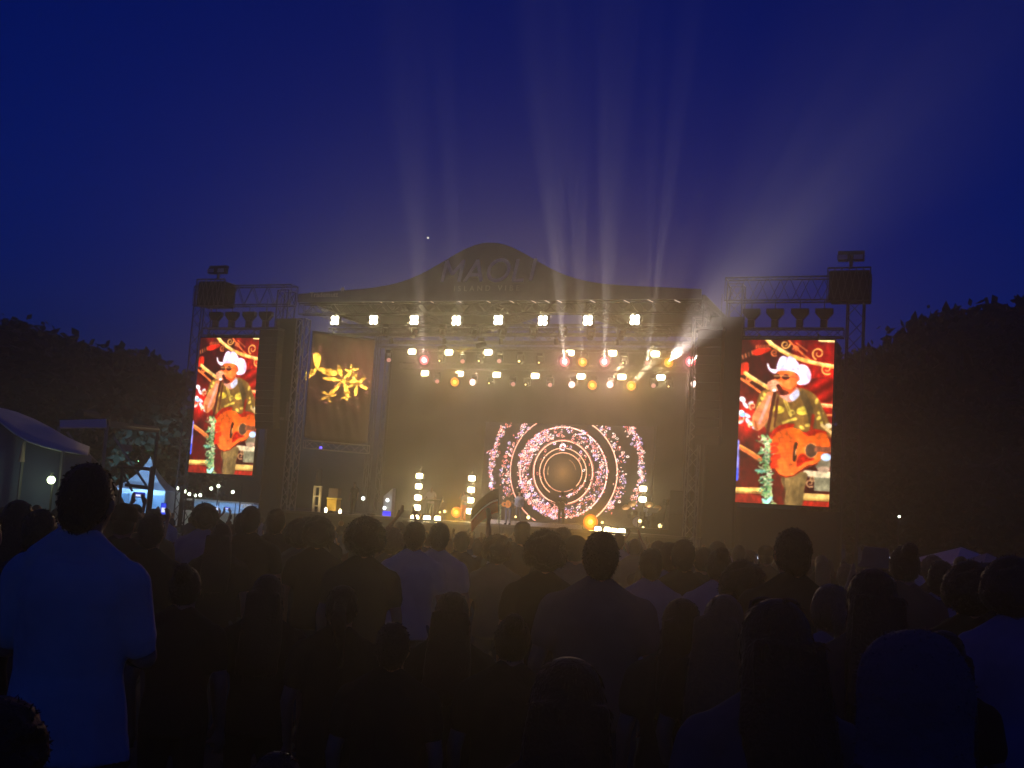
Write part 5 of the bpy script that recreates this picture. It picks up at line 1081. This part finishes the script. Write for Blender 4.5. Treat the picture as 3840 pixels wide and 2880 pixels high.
def scaffold():
    d = 29.0; P0 = at(400, 1850, d); o = thing('scaffold_tower', 'open scaffold frame with pipes and a pale canopy strip beside the big left tent', 'scaffold', (P0.x, P0.y, 0)); L = Vector((P0.x, P0.y, 0))
    def pipe(a, b, nm, r=0.035, m=ALU, dd=(0, 0)): MB().tube(at(*a, d + dd[0]) - L, at(*b, d + dd[1]) - L, r).build(nm, m, o)
    def post(x, y, m=ALU, dd=0, r=0.045): p = at(x, y, d + dd); MB().tube(Vector((p.x, p.y, 0)) - L, p - L, r).build('post', m, o)
    post(222, 1600); post(402, 1592); post(572, 1750, STEEL, 0, 0.06); post(460, 1752, STEEL); post(222, 1605, STEEL, 3); post(402, 1600, STEEL, 3); post(592, 1612, STEEL, 3)
    pipe((252, 1620), (336, 1735), 'brace', 0.03); pipe((428, 1640), (556, 1832), 'brace', 0.03); pipe((452, 1752), (496, 1842), 'brace', 0.03, STEEL)
    pipe((440, 1748), (574, 1760), 'rail', 0.04, STEEL); pipe((470, 1818), (566, 1830), 'rail', 0.04, STEEL); pipe((222, 1603), (402, 1595), 'rail', 0.04); pipe((402, 1595), (595, 1612), 'rail', 0.04, STEEL, (0, 3))
    v = [at(226, 1579, d) - L, at(400, 1574, d) - L, at(400, 1606, d - 0.1) - L, at(226, 1606, d - 0.1) - L]; c = MB().add(v, [(0, 1, 2, 3)]).build('canopy_strip', TENT, o); c.modifiers.new('t', 'SOLIDIFY').thickness = 0.04
    v = [at(404, 1578, d) - L, at(590, 1600, d + 3) - L, at(590, 1624, d + 3) - L, at(404, 1602, d) - L]; c = MB().add(v, [(0, 1, 2, 3)]).build('canopy_strip', mat('canopy_dark', (0.10, 0.09, 0.10), 0.9), o); c.modifiers.new('t', 'SOLIDIFY').thickness = 0.04
    v = [at(450, 1665, d + 1) - L, at(496, 1670, d + 1) - L, at(496, 1692, d + 1) - L, at(458, 1690, d + 1) - L]; c = MB().add(v, [(0, 1, 2, 3)]).build('sign_board', mat('board_rose', (0.32, 0.20, 0.20), 0.8), o); c.modifiers.new('t', 'SOLIDIFY').thickness = 0.03
scaffold()
def band_fill_spot():  # unseen lamp added to light the band from the front
    P = at(330, 1560, 29.6); o = thing('band_fill_spot', 'added spot lamp on the scaffold frame that brightens the band', 'lamp', P, 0)
    d = (st(0.2, 2.6, 2.2) - P).normalized(); MB().tube(-d * 0.35, d * 0.3, 0.12, 0.15, 14).build('barrel', BLACK, o); MB().tube((0, 0, -0.1), (0, 0, -P.z + at(330, 1604, 29.0).z), 0.03).build('stand', STEEL, o); MB().disc(d * 0.306, 0.13, d).build('lens', emat('spot_lens', (1.0, 0.9, 0.85), 2.0), o)
    spot(o, d * 0.4, d, 60000, (1.0, 0.78, 0.74), 9, 1.0, 0.05)
band_fill_spot()
def pagoda():
    d = 72.0; pk = at(565, 1712, d); o = thing('pagoda_tent', 'pointed blue-lit pagoda tent behind the scaffold', 'tent', (pk.x, pk.y, 0)); h = pk.z; ez = at(565, 1838, d).z; w = 1.55
    vs = [(0, 0, h)]; fs = []; n = 8; rings = [(0.12, 0.78), (0.3, 0.52), (0.6, 0.22), (1.0, 0.0)]
    for t, k in rings:
        for i in range(4):
            for s in range(n):
                a, b = [(-1, -1), (1, -1), (1, 1), (-1, 1)][i], [(1, -1), (1, 1), (-1, 1), (-1, -1)][i]; u = s / n; vs.append(((a[0]*(1-u) + b[0]*u)*w*t, (a[1]*(1-u) + b[1]*u)*w*t, ez + (h - ez)*k))
    N = 4*n
    for i in range(N): fs.append((0, 1 + i, 1 + (i+1) % N))
    for j in range(len(rings)-1):
        for i in range(N): a = 1 + j*N + i; b = 1 + j*N + (i+1) % N; fs.append((a, a+N, b+N, b))
    MB().add(vs, fs).build('roof', TENT, o); BL = mat('tent_white', (0.7, 0.72, 0.75), 0.8)
    MB().box(-w, w, w - 0.03, w, 0.0, ez - 0.01).build('back_wall', BL, o); MB().box(-w, -w + 0.03, -w, w - 0.035, 0, ez - 0.01).build('side_wall', BL, o); MB().box(w - 0.03, w, -w, w - 0.035, 0, ez - 0.01).build('side_wall', BL, o)
    MB().box(-w, w, -w - 0.03, -w, ez - 0.28, ez).build('valance', BL, o)
    for x, y in ((-w, -w), (w, -w)): MB().tube((x, y - 0.06, 0), (x, y - 0.06, ez), 0.04).build('pole', ALU, o)
    point(o, (0, 0, ez - 0.3), 45, (0.08, 0.40, 1.0), 0.2); s_ = spot(o, (1.2, -5.0, 0.6), (-0.2, 0.8, 0.5), 3600, (0.26, 0.55, 1.0), 70, 1.0, 0.15, 'uplight')
    MB().box(1.05, 1.35, -5.12, -4.9, 0.3, 0.55, bev=0.02).build('uplight_can', BLACK, o); MB().tube((1.2, -5.0, 0), (1.2, -5.0, 0.3), 0.03).build('uplight_stem', BLACK, o)
pagoda()
def booth():
    d = 77.0; A, B = at(690, 1868, d), at(952, 1885, d); z = max(A.z, B.z); C_ = (A + B) / 2; w = (B.x - A.x) / 2
    o = thing('vendor_booth', 'low blue-lit vendor booth under the string lights with white letters', 'booth', (C_.x, C_.y, 0)); z = C_.z; BL = mat('tent_white', (0.7, 0.72, 0.75))
    MB().box(-w, w, 0, 2.5, z - 0.12, z).build('canopy', BL, o); MB().box(-w, w, 2.4, 2.48, 0, z - 0.125).build('back_wall', BL, o); MB().box(-w, w, 0.1, 0.5, 0, 0.95).build('counter', BL, o)
    for k in range(5): x = -w + 0.1 + (2*w - 0.2) * k / 4; MB().tube((x, 0.05, 0), (x, 0.05, z - 0.12), 0.03).build('post', STEEL, o)
    p = at(922, 1895, d); text(o, 'ORY', p.x - C_.x, p.z - 0.18, 0.36, emat('letter_lit', (0.5, 0.5, 0.5), 0.8), y=-0.06, bold=0.01)
    point(o, (-w*0.4, 0.9, z - 0.3), 55, (0.2, 0.5, 1.0), 0.15); point(o, (w*0.4, 0.9, z - 0.3), 40, (0.25, 0.5, 1.0), 0.15)
booth()
def string_lights():
    d = 75.0; pts = [(640, 1805), (665, 1831), (694, 1843), (710, 1853), (731, 1858), (751, 1857), (792, 1832), (819, 1823), (845, 1838), (873, 1845), (905, 1820)]
    Q = w3(pts, d); o = thing('string_lights', 'string of round white bulbs sagging below the left screen', 'string lights', (Q[0].x, Q[0].y, 0)); L = Vector((Q[0].x, Q[0].y, 0))
    for p in (Q[0], Q[-1], Q[7]): MB().tube(Vector((p.x, p.y + 0.05, 0)) - L, p - L + Vector((0, 0.05, 0.1)), 0.04).build('pole', STEEL, o)
    MB().path([p - L + Vector((0, 0, 0.14)) for p in Q], 0.012).build('cable', BLACK, o); G = emat('festoon', (0.92, 1.0, 0.74), 6)
    for p in Q[1:8] + [Q[9]]: b_ = MB().ell(p - L, 0.1, 0.1, 0.1, 12, 8).build('bulb', G, o, True)
    for k in (2, 5, 7): point(o, Q[k] - L + Vector((0, -0.2, 0)), 14, (0.9, 1.0, 0.75), 0.1)
string_lights()
o = lamp_bulb(524, 1732, 76.3, 'green glowing lamp cluster left of the pointed blue tent', 0.14, (0.3, 1.0, 0.45), 90, 'green_lamp'); MB().tube((0, 0.2, 0), (0, 0.2, -o.location.z), 0.05).build('post', STEEL, o)
o = lamp_bulb(3372, 1937, 58, 'tiny pale path lamp in front of the dark right trees', 0.06, (0.9, 1.0, 0.8), 0, 'path_lamp'); MB().tube((0, 0.1, 0), (0, 0.1, ground_z(o.location.x, o.location.y) - o.location.z), 0.04).build('post', STEEL, o)
o = at(1605, 892, 2400); s_ = MB().ell((0, 0, 0), 2.2, 2.2, 2.2, 10, 6).build('star', emat('star_glow', (1.0, 1.0, 0.75), 1.1), None, True); s_.location = o; tag(s_, 'single bright star in the dusk sky left above the banner', 'star')
# a dark bush lit green by the lamp
def bush(x, y, d, w, h, lab):
    P = at(x, y, d); o = thing('shrub', lab, 'shrub', (P.x, P.y, 0)); r = np.random.default_rng(int(x)); vs = []; fs = []
    for i in range(900):
        q = r.normal(size=3); q /= np.linalg.norm(q); q = q * r.uniform(0.5, 1.0) * np.array([w, w, h/2]) + np.array([0, 0, h/2]); a = r.normal(size=3); a /= np.linalg.norm(a); b = np.cross(a, r.normal(size=3)); b /= np.linalg.norm(b); s = r.uniform(0.08, 0.16); k = len(vs)
        vs += [tuple(q - a*s), tuple(q + b*s*0.5), tuple(q + a*s), tuple(q - b*s*0.5)]; fs.append((k, k+1, k+2, k+3))
    MB().add(vs, fs).build('foliage', mat('shrub_leaves', (0.05, 0.10, 0.03), 0.7), o); MB().tube((0, 0, 0), (0, 0, h*0.5), 0.06).build('stem', BARK, o)
bush(470, 1800, 78, 1.8, 4.2, 'green-lit shrub behind the scaffold rails'); bush(520, 1760, 78.5, 1.4, 4.6, 'green-lit shrub beside the pointed blue tent')
# pop-up canopies on the right
def popup(x, y, d, w, lab, m):
    P = at(x, y, d); gz = ground_z(P.x, P.y); o = thing('popup_canopy', lab, 'tent', (P.x, P.y, gz), R(18)); h = P.z - gz; ez = h - 0.72
    vs = [(0, 0, h), (-w, -w, ez), (w, -w, ez), (w, w, ez), (-w, w, ez), (-w, -w, ez - 0.25), (w, -w, ez - 0.25), (w, w, ez - 0.25), (-w, w, ez - 0.25)]
    for k in range(4): MB().add([vs[0], vs[1+k], vs[1+(k+1) % 4]], [(0, 1, 2)]).build('roof_panel', m, o); MB().add([vs[1+k], vs[5+k], vs[5+(k+1) % 4], vs[1+(k+1) % 4]], [(0, 1, 2, 3)]).build('valance', m, o)
    for s in ((-1, -1), (1, -1), (1, 1), (-1, 1)): MB().tube((s[0]*w*0.97, s[1]*w*0.97, 0), (s[0]*w*0.97, s[1]*w*0.97, ez), 0.03).build('leg', ALU, o)
popup(3605, 2052, 47, 1.6, 'pale pop-up canopy at the right behind the crowd', TENT); popup(3700, 2074, 43, 1.3, 'darker blue pop-up canopy overlapping the pale one at the right', mat('canopy_blue', (0.16, 0.18, 0.30), 0.8))

# ------------------------------------------------------------------ spectators near the camera, one by one
NEAR = 0.012
px_person(342, 1734, 3.9, 'man in a white T-shirt with folded arms, biggest figure at the left front', kind='fold', hair='short', shirt='cream', trousers='navy', wide=0.90, vox=0.010, sleeve=0.78, hem=0.83, rz=R(-6))
px_person(2915, 2240, 2.75, 'person with long side-swept hair and sunglasses on top at the lower right', kind='stand', hair='side', shirt='grey', hairm=HAIR_B, vox=NEAR, rz=R(8))
px_person(3420, 2352, 2.30, 'person in a pale grey hood, the biggest head at the lower right corner', kind='stand', hair='hood', shirt='navy', vox=NEAR, sleeve=1.9, wide=1.12, rz=R(12), hairm=mat('hood_grey', (0.12, 0.12, 0.13), 0.95, noise=0.2, scale=12, bump=0.6, bscale=30))
px_person(2258, 1990, 5.3, 'broad person in grey whose hair is rimmed by the glow of the right floor strobes', kind='stand', hair='short', shirt='grey', wide=1.18, vox=NEAR, hvox=0.008)
px_person(2975, 1978, 5.6, 'tall dark person in front of the right video screen', kind='stand', hair='short', shirt='black', wide=1.1, vox=0.014, rz=R(10))
px_person(3275, 2128, 4.1, 'person with thick dark flicked hair at the right, before the tall dark person', kind='stand', hair='long', shirt='navy', vox=NEAR, hairm=HAIR)
px_person(3395, 2030, 6.8, 'person with a high bun in front of the pale canopy', kind='stand', hair='bun', shirt='navy', vox=0.016)
px_person(3285, 2052, 8.2, 'person in a pale bucket hat at the right, left of the high bun', kind='phone', hair='bucket', shirt='black', vox=0.016, hairm=CL['grey'])
px_person(3530, 2100, 7.2, 'person in a blue-white shirt leaning in front of the pale canopy', kind='stand', hair='short', shirt='pale_blue', vox=0.016, rz=R(-35))
px_person(3638, 2102, 5.4, 'dark-haired person, left of the two heads below the right canopies', kind='stand', hair='curly', shirt='black', vox=0.016)
px_person(3706, 2106, 5.8, 'dark-haired person, right of the two heads below the right canopies', kind='stand', hair='short', shirt='black', vox=0.016)
px_person(3792, 2085, 5.0, 'person with wavy hair in a blue top at the right edge', kind='stand', hair='curly', shirt='pale_blue', vox=0.016, hairm=HAIR_B)
px_person(3540, 2360, 4.2, 'dark long-haired person behind the pale hood at the right', kind='stand', hair='long', shirt='black', vox=0.016)
px_person(3120, 2185, 4.6, 'person in a lilac-grey shirt between the side-swept hair and the flicked hair', kind='stand', hair='pony', shirt='lilac', vox=0.016, hairm=HAIR_L)
px_person(2720, 2225, 4.4, 'person with reddish loose hair just left of the sunglasses', kind='stand', hair='long', shirt='black', vox=0.016, hairm=HAIR_L, rz=R(-30))
px_person(2790, 2100, 6.0, 'person with round dark hair left of the lit phone at the right', kind='stand', hair='curly', shirt='black', vox=0.016)
px_person(2700, 2045, 7.4, 'person with white shoulder strip, behind the round dark hair on the right', kind='stand', hair='bun', shirt='lilac', vox=0.018)
px_person(2445, 2055, 7.6, 'person in a grey-blue shirt right of the rim-lit broad person', kind='stand', hair='short', shirt='pale_blue', vox=0.018)
px_person(2512, 2030, 8.4, 'person in a second grey-blue shirt beside the small blue-lit phone', kind='stand', hair='short', shirt='pale_blue', vox=0.018)
px_person(2565, 2020, 7.8, 'dark person standing right of the small blue-lit phone', kind='stand', hair='short', shirt='olive', vox=0.018)
px_person(2640, 2050, 9.0, 'dark person with a rim-lit round head under the right speaker line', kind='stand', hair='crop', shirt='black', vox=0.018)
px_person(1962, 1955, 14.5, 'person with tall flat-topped hair standing before the singer', kind='stand', hair='tall', shirt='black', vox=0.02)
px_person(2050, 1985, 7.0, 'bushy-haired dark person left of centre below the rings', kind='stand', hair='curly', shirt='black', vox=0.016)
px_person(2112, 1975, 9.5, 'dark person beside the bushy hair below the rings', kind='stand', hair='short', shirt='black', vox=0.018)
px_person(2160, 2005, 8.8, 'person in a grey top just left of the rim-lit broad person', kind='stand', hair='cap', shirt='grey', vox=0.018)
px_person(1868, 2002, 9.6, 'person with a pale shoulder below the flag', kind='stand', hair='curly', shirt='grey', vox=0.018)
px_person(1378, 1936, 7.4, 'bushy-haired dark person below the work lamps of the left wing', kind='stand', hair='curly', shirt='olive', vox=0.016, wide=1.05)
px_person(1560, 1953, 8.6, 'person in a white shirt below the left floor strobes, the left of two', kind='stand', hair='short', shirt='white', vox=0.016)
px_person(1652, 1957, 8.9, 'person in a white shirt below the left floor strobes, the right of two', kind='stand', hair='short', shirt='white', vox=0.016, wide=0.95)
px_person(1470, 1975, 10.5, 'person with light curly hair left of the two white shirts', kind='stand', hair='curly', shirt='olive', vox=0.018, hairm=HAIR_L)
px_person(1735, 1990, 11.5, 'dark person with a raised arm, right of the two white shirts', kind='wave', hair='short', shirt='brown', vox=0.018)
px_person(775, 1886, 11.5, 'person in a lilac-grey shirt below the string lights', kind='stand', hair='curly', shirt='lilac', vox=0.018, wide=1.2)
px_person(835, 1960, 8.6, 'dark person with long hair just right of the lilac-grey shirt', kind='stand', hair='long', shirt='black', vox=0.016)
px_person(945, 1895, 9.4, 'broad dark person left of the pale frame in the wing', kind='stand', hair='short', shirt='black', vox=0.016, wide=1.15)
px_person(1040, 1905, 10.0, 'dark person below the left banner', kind='stand', hair='short', shirt='brown', vox=0.018)
px_person(1130, 1945, 9.8, 'person in a grey-blue top below the left column', kind='stand', hair='curly', shirt='grey', vox=0.018)
px_person(1200, 1935, 9.2, 'dark wide-haired person below the yellow case', kind='stand', hair='curly', shirt='black', vox=0.018)
px_person(575, 1925, 7.0, 'dark person standing below the pointed blue tent', kind='stand', hair='short', shirt='black', vox=0.016)
px_person(470, 1885, 7.4, 'dark person in a cap right of the near man', kind='stand', hair='cap', shirt='black', vox=0.016)
px_person(75, 1872, 6.2, 'dark person half hidden left of the near man', kind='stand', hair='long', shirt='navy', vox=0.016)
px_person(-60, 1900, 4.6, 'dark person cut off by the left edge behind the near man', kind='stand', hair='short', shirt='black', vox=0.016)
px_person(160, 1905, 5.4, 'person in a dark blue top behind the shoulder of the near man', kind='stand', hair='short', shirt='navy', vox=0.016)
px_person(705, 2105, 5.2, 'dark person right behind the elbow of the near man', kind='stand', hair='bun', shirt='black', trousers='black', vox=0.016)
px_person(1010, 2150, 5.4, 'dark long-haired person in the left middle of the crowd', kind='stand', hair='long', shirt='black', trousers='black', vox=0.016)
px_person(1290, 2190, 5.0, 'dark ponytailed person in the middle of the crowd below the bushy hair', kind='stand', hair='pony', shirt='black', trousers='black', vox=0.016)
px_person(1700, 2215, 4.9, 'dark long-haired person below the two white shirts', kind='stand', hair='long', shirt='black', trousers='black', vox=0.016)
px_person(1480, 2330, 4.3, 'short dark person low in the middle of the crowd', kind='stand', hair='short', shirt='black', trousers='black', vox=0.016)
px_person(1930, 2290, 4.4, 'dark person with a bun left of the long straight hair', kind='stand', hair='bun', shirt='black', trousers='black', vox=0.016)
px_person(2560, 2240, 4.6, 'dark person below the blue-lit phone right of the broad grey figure', kind='stand', hair='long', shirt='brown', vox=0.016)
# low heads at the bottom edge: seated people on camp chairs
def chair(loc, rz, lab):
    o = thing('camp_chair', lab, 'chair', loc, rz); C_ = mat('camp_canvas', (0.03, 0.035, 0.05), 0.9)
    MB().box(-0.26, 0.26, -0.22, 0.25, 0.40, 0.43).build('seat', C_, o); MB().add([(-.27, -.23, .44), (.27, -.23, .44), (.27, -.36, .86), (-.27, -.36, .86), (-.27, -.25, .44), (.27, -.25, .44), (.27, -.38, .86), (-.27, -.38, .86)], [(0,1,2,3), (7,6,5,4), (0,4,5,1), (1,5,6,2), (2,6,7,3), (3,7,4,0)]).build('backrest', C_, o)
    for x in (-0.26, 0.26):
        MB().tube((x, 0.27, 0.41), (x, -0.25, 0.005), 0.012).build('leg', STEEL, o); MB().tube((x, -0.37, 0.86), (x, 0.27, 0.005), 0.012).build('leg', STEEL, o); MB().box(x - 0.03, x + 0.03, -0.2, 0.25, 0.61, 0.63).build('armrest', C_, o)
def seated(x, y, d, lab, clab, **k):
    P = at(x, y, d); s = P.z / 1.332; o = person((P.x, P.y, -0.425 * s), 1.757 * s, lab, kind='seat', **k); chair((P.x, P.y + 0.02, 0), k.get('rz', 0.0), clab); return o
seated(2140, 2458, 3.0, 'person with long straight dark hair at the bottom centre', 'dark camp chair under the long-haired person at the bottom centre', hair='long', shirt='brown', vox=NEAR, hvox=0.008)
seated(1050, 2812, 3.1, 'person whose crown just shows at the bottom edge, left of centre', 'dark camp chair under the crown at the bottom edge', hair='short', shirt='black', vox=0.016, hairm=HAIR_B)
seated(20, 2610, 3.0, 'dark head in the bottom left corner under the near man', 'dark camp chair in the bottom left corner', hair='curly', shirt='black', vox=0.016)
# sunglasses pushed up on the hair at the right
P = at(2905, 2262, 2.82); o = thing('sunglasses', 'sunglasses glinting on top of the long side-swept hair', 'sunglasses', P, R(8)); o.rotation_euler = (R(50), 0, R(8)); GL = mat('dark_gloss', (0.02, 0.02, 0.02), 0.08)
MB().ell((-0.03, 0, 0), 0.027, 0.008, 0.02).build('lens', GL, o, True); MB().ell((0.03, 0, 0), 0.027, 0.008, 0.02).build('lens', GL, o, True); MB().tube((-0.006, 0, 0.005), (0.006, 0, 0.005), 0.004).build('bridge', GL, o)
for s in (-1, 1): MB().tube((s*0.057, 0, 0.005), (s*0.085, -0.09, -0.05), 0.003).build('temple', GL, o)
# lit phones
def phone(x, y, d, lab, land, col, gain):
    P = at(x, y, d); o = thing('phone', lab, 'phone', P, 0, 'phones held up by spectators'); w_, h_ = (0.155, 0.075) if land else (0.075, 0.155)
    MB().box(-w_/2, w_/2, 0, 0.009, -h_/2, h_/2).build('case', BLACK, o); MB().box(-w_/2 + .004, w_/2 - .004, -0.003, -0.001, -h_/2 + .004, h_/2 - .004).build('screen', emat('phone_' + str(x), col, gain), o)
    MB().box(-w_*0.32, w_*0.3, -0.006, -0.004, -h_*0.30, h_*0.1).build('picture', emat('phone_pic', (0.75, 0.8, 1.0), 1.2), o)
def filming(x, y, d, lab, plab, land, col, gain, shirt, hair):
    phone(x, y, d, lab, land, col, gain); P = at(x, y, d); gz = ground_z(P.x, P.y); sc = (P.z - gz) / 1.73
    person((P.x - 0.29 * sc, P.y - 0.335 * sc, gz), sc * HTOP.get(hair, 1.77), plab, kind='film', hair=hair, shirt=shirt, vox=0.018)
filming(523, 1856, 17, 'phone held sideways with a blue and white picture right of the near man', 'dark spectator holding up the sideways phone right of the near man', True, (0.02, 0.03, 0.5), 0.9, 'black', 'short')
filming(613, 1908, 16, 'upright phone with a bright blue screen below the pointed tent', 'dark spectator holding up the blue phone below the pointed tent', False, (0.03, 0.08, 0.95), 1.0, 'black', 'cap')
filming(815, 1906, 36, 'tiny upright phone with a pale screen under the string lights', 'far spectator holding up the tiny pale phone under the string lights', False, (0.3, 0.5, 0.9), 1.0, 'navy', 'short')
filming(853, 1907, 34, 'small phone held sideways with a blue screen under the string lights', 'far spectator holding up the small sideways phone under the string lights', True, (0.1, 0.15, 0.95), 1.0, 'black', 'short')
filming(2497, 2083, 13.5, 'small blue-lit phone in front of the grey-blue shirts', 'spectator holding up the small blue-lit phone right of centre', False, (0.04, 0.10, 0.55), 0.6, 'navy', 'short')
filming(2853, 2090, 15.5, 'phone held sideways with a pale stage picture at the right', 'dark spectator holding up the sideways phone at the right', True, (0.01, 0.015, 0.03), 1.0, 'black', 'short')
filming(3339, 2101, 27, 'small white phone screen beside the pale bucket hat', 'far spectator holding up the small white phone at the right', False, (0.5, 0.55, 0.9), 1.0, 'black', 'short')
# flag waved in the crowd
d = 44.0; P = at(1876, 1985, d); T = at(1868, 1832, d); o = thing('waving_flag', 'dark flag with a red stripe waved on a pole in front of the singer', 'flag', (P.x, P.y, P.z)); up = T - P
MB().tube((0, 0, -0.5), up, 0.018).build('pole', STEEL, o)
def flagcloth(v0, v1, m, nm):
    vs = []; fs = []; n = 16
    for j in range(5):
        v = v0 + (v1 - v0) * j / 4
        for i in range(n + 1):
            u = i / n; p = up * (1 - v * 0.62 * (1 - u * 0.1)) + Vector((-0.95 * u, 0.06 * math.sin(u * 7 + v * 2), -0.85 * u ** 1.6)); vs.append(p)
    for j in range(4):
        for i in range(n): k = j*(n+1)+i; fs.append((k, k+1, k+n+2, k+n+1))
    c = MB().add(vs, fs).build(nm, m, o, True); c.modifiers.new('t', 'SOLIDIFY').thickness = 0.006
flagcloth(0.0, 0.42, mat('flag_dark', (0.03, 0.035, 0.025), 0.8), 'dark_field'); flagcloth(0.42, 0.5, WHITE, 'white_stripe'); flagcloth(0.5, 0.95, mat('flag_red', (0.45, 0.06, 0.03), 0.8), 'red_field')

# ------------------------------------------------------------------ the rest of the crowd
def crowd():
    r = random.Random(21); taken = [(o.location.x, o.location.y) for o in bpy.data.objects if o.name.startswith('person')]
    kinds = [('stand', 'short'), ('stand', 'curly'), ('stand', 'long'), ('stand', 'bun'), ('stand', 'cap'), ('stand', 'crop'), ('phone', 'short'), ('wave', 'short'), ('stand', 'pony'), ('high', 'long')]
    wts = [22, 12, 14, 8, 7, 10, 6, 3, 9, 2]; sh = ['black', 'black', 'brown', 'navy', 'olive', 'grey', 'maroon', 'black', 'white', 'lilac', 'green', 'denim']
    n = 0; tries = 0
    while n < 285 and tries < 14000:
        tries += 1; d = 8.0 + 47 * r.random() ** 0.72; x = r.uniform(-0.46, 0.46) * d; y = d
        q = Vector((x, y, 0)) - SO
        if SV.dot(q) > -4.0: continue
        px = CX + F * x / d
        if px < 620 and d < 9: continue
        md = 0.60 + d * 0.006
        if any((x - a)**2 + (y - b)**2 < md*md for a, b in taken): continue
        k, h = r.choices(kinds, wts)[0]; hgt = min(1.74, max(1.44, r.gauss(1.60, 0.065)))
        if d < 14: hgt = min(hgt, 1.62)
        gz = ground_z(x, y); vox = 0.018 if d < 13 else 0.026
        where = 'left' if px < 1100 else ('middle' if px < 2640 else 'right'); far = 'near' if d < 13 else ('middle distance' if d < 27 else 'far')
        sc = r.choice(sh); hp = dict(short='short-haired', curly='bushy-haired', long='long-haired', bun='bun-wearing', cap='capped', crop='close-cropped', pony='ponytailed')[h]
        lab = {'stand': hp + ' spectator in ' + sc.replace('denim', 'denim blue'), 'phone': hp + ' spectator in ' + sc + ' with raised hands', 'wave': hp + ' spectator in ' + sc + ' with one arm raised', 'high': hp + ' spectator in ' + sc + ' with both arms raised'}[k] + f', {where} of the crowd, {far} rows'
        hd = TH * 0 + math.atan2(-(SO.x + 1.5 - x), SO.y - y) + r.gauss(0, 0.25)
        person((x, y, gz), hgt, lab, kind=k, hair=h, shirt=sc, trousers=r.choice(['denim', 'black', 'navy', 'brown']), hairm=r.choice([HAIR, HAIR, HAIR_B, HAIR_L]) if h != 'cap' else None, rz=hd, vox=vox, hvox=0.014 if d < 13 else 0.022, skin=r.choice([SKIN, SKIN_D]), group=f'{k} spectators in the {where} of the crowd, {far} rows')
        taken.append((x, y)); n += 1
crowd()

# ------------------------------------------------------------------ haze
HAZE_D, HAZE_G, FOG_D, LOW_D = 0.0014, 0.905, 0.009, 0.012
def volume_box(name, label, x0, x1, y0, y1, z0, z1, dens, g, col, loc=None, rz=0.0):
    o = MB().box(x0, x1, y0, y1, z0, z1).build(name, None); tag(o, label, kind='stuff')
    if loc is not None: o.location = loc; o.rotation_euler = (0, 0, rz)
    m = bpy.data.materials.new(name); m.use_nodes = True; t = m.node_tree; t.nodes.clear()
    v = t.nodes.new('ShaderNodeVolumePrincipled'); v.inputs['Density'].default_value = dens; v.inputs['Anisotropy'].default_value = g; v.inputs['Color'].default_value = (*col, 1)
    v.inputs['Density Attribute'].default_value = ''
    mo = t.nodes.new('ShaderNodeOutputMaterial'); t.links.new(v.outputs[0], mo.inputs['Volume']); o.data.materials.append(m); return o
volume_box('haze', 'thin evening haze lit by the stage lamps', -75, 75, -12, 110, -3.2, 19.5, HAZE_D, HAZE_G, (0.9, 0.9, 0.9))
SM = volume_box('stage_smoke', 'warm smoke hanging inside the stage', -10.9, 10.9, 0.9, 10.4, DZ + 0.02, 12.0, FOG_D, 0.6, (0.92, 0.9, 0.86), st(0, 0, 0), TH)
volume_box('crowd_veil', 'added low volume standing in for the warm veil over the near crowd', -60, 60, -8, 9.5, -2.4, 2.4, LOW_D, 0.86, (0.9, 0.88, 0.84))  # added volume that lays a warm veil over the nearest people
t = SM.data.materials[0].node_tree; v = [n for n in t.nodes if n.type == 'PRINCIPLED_VOLUME'][0]
tc = t.nodes.new('ShaderNodeTexCoord'); nz_ = t.nodes.new('ShaderNodeTexNoise'); nz_.inputs['Scale'].default_value = 0.32; nz_.inputs['Detail'].default_value = 3.0; nz_.inputs['Distortion'].default_value = 0.6
mr = t.nodes.new('ShaderNodeMapRange'); mr.inputs['From Min'].default_value = 0.36; mr.inputs['From Max'].default_value = 0.72; mr.inputs['To Min'].default_value = FOG_D * 0.25; mr.inputs['To Max'].default_value = FOG_D * 3.0
t.links.new(tc.outputs['Object'], nz_.inputs['Vector']); t.links.new(nz_.outputs['Fac'], mr.inputs['Value']); t.links.new(mr.outputs[0], v.inputs['Density'])
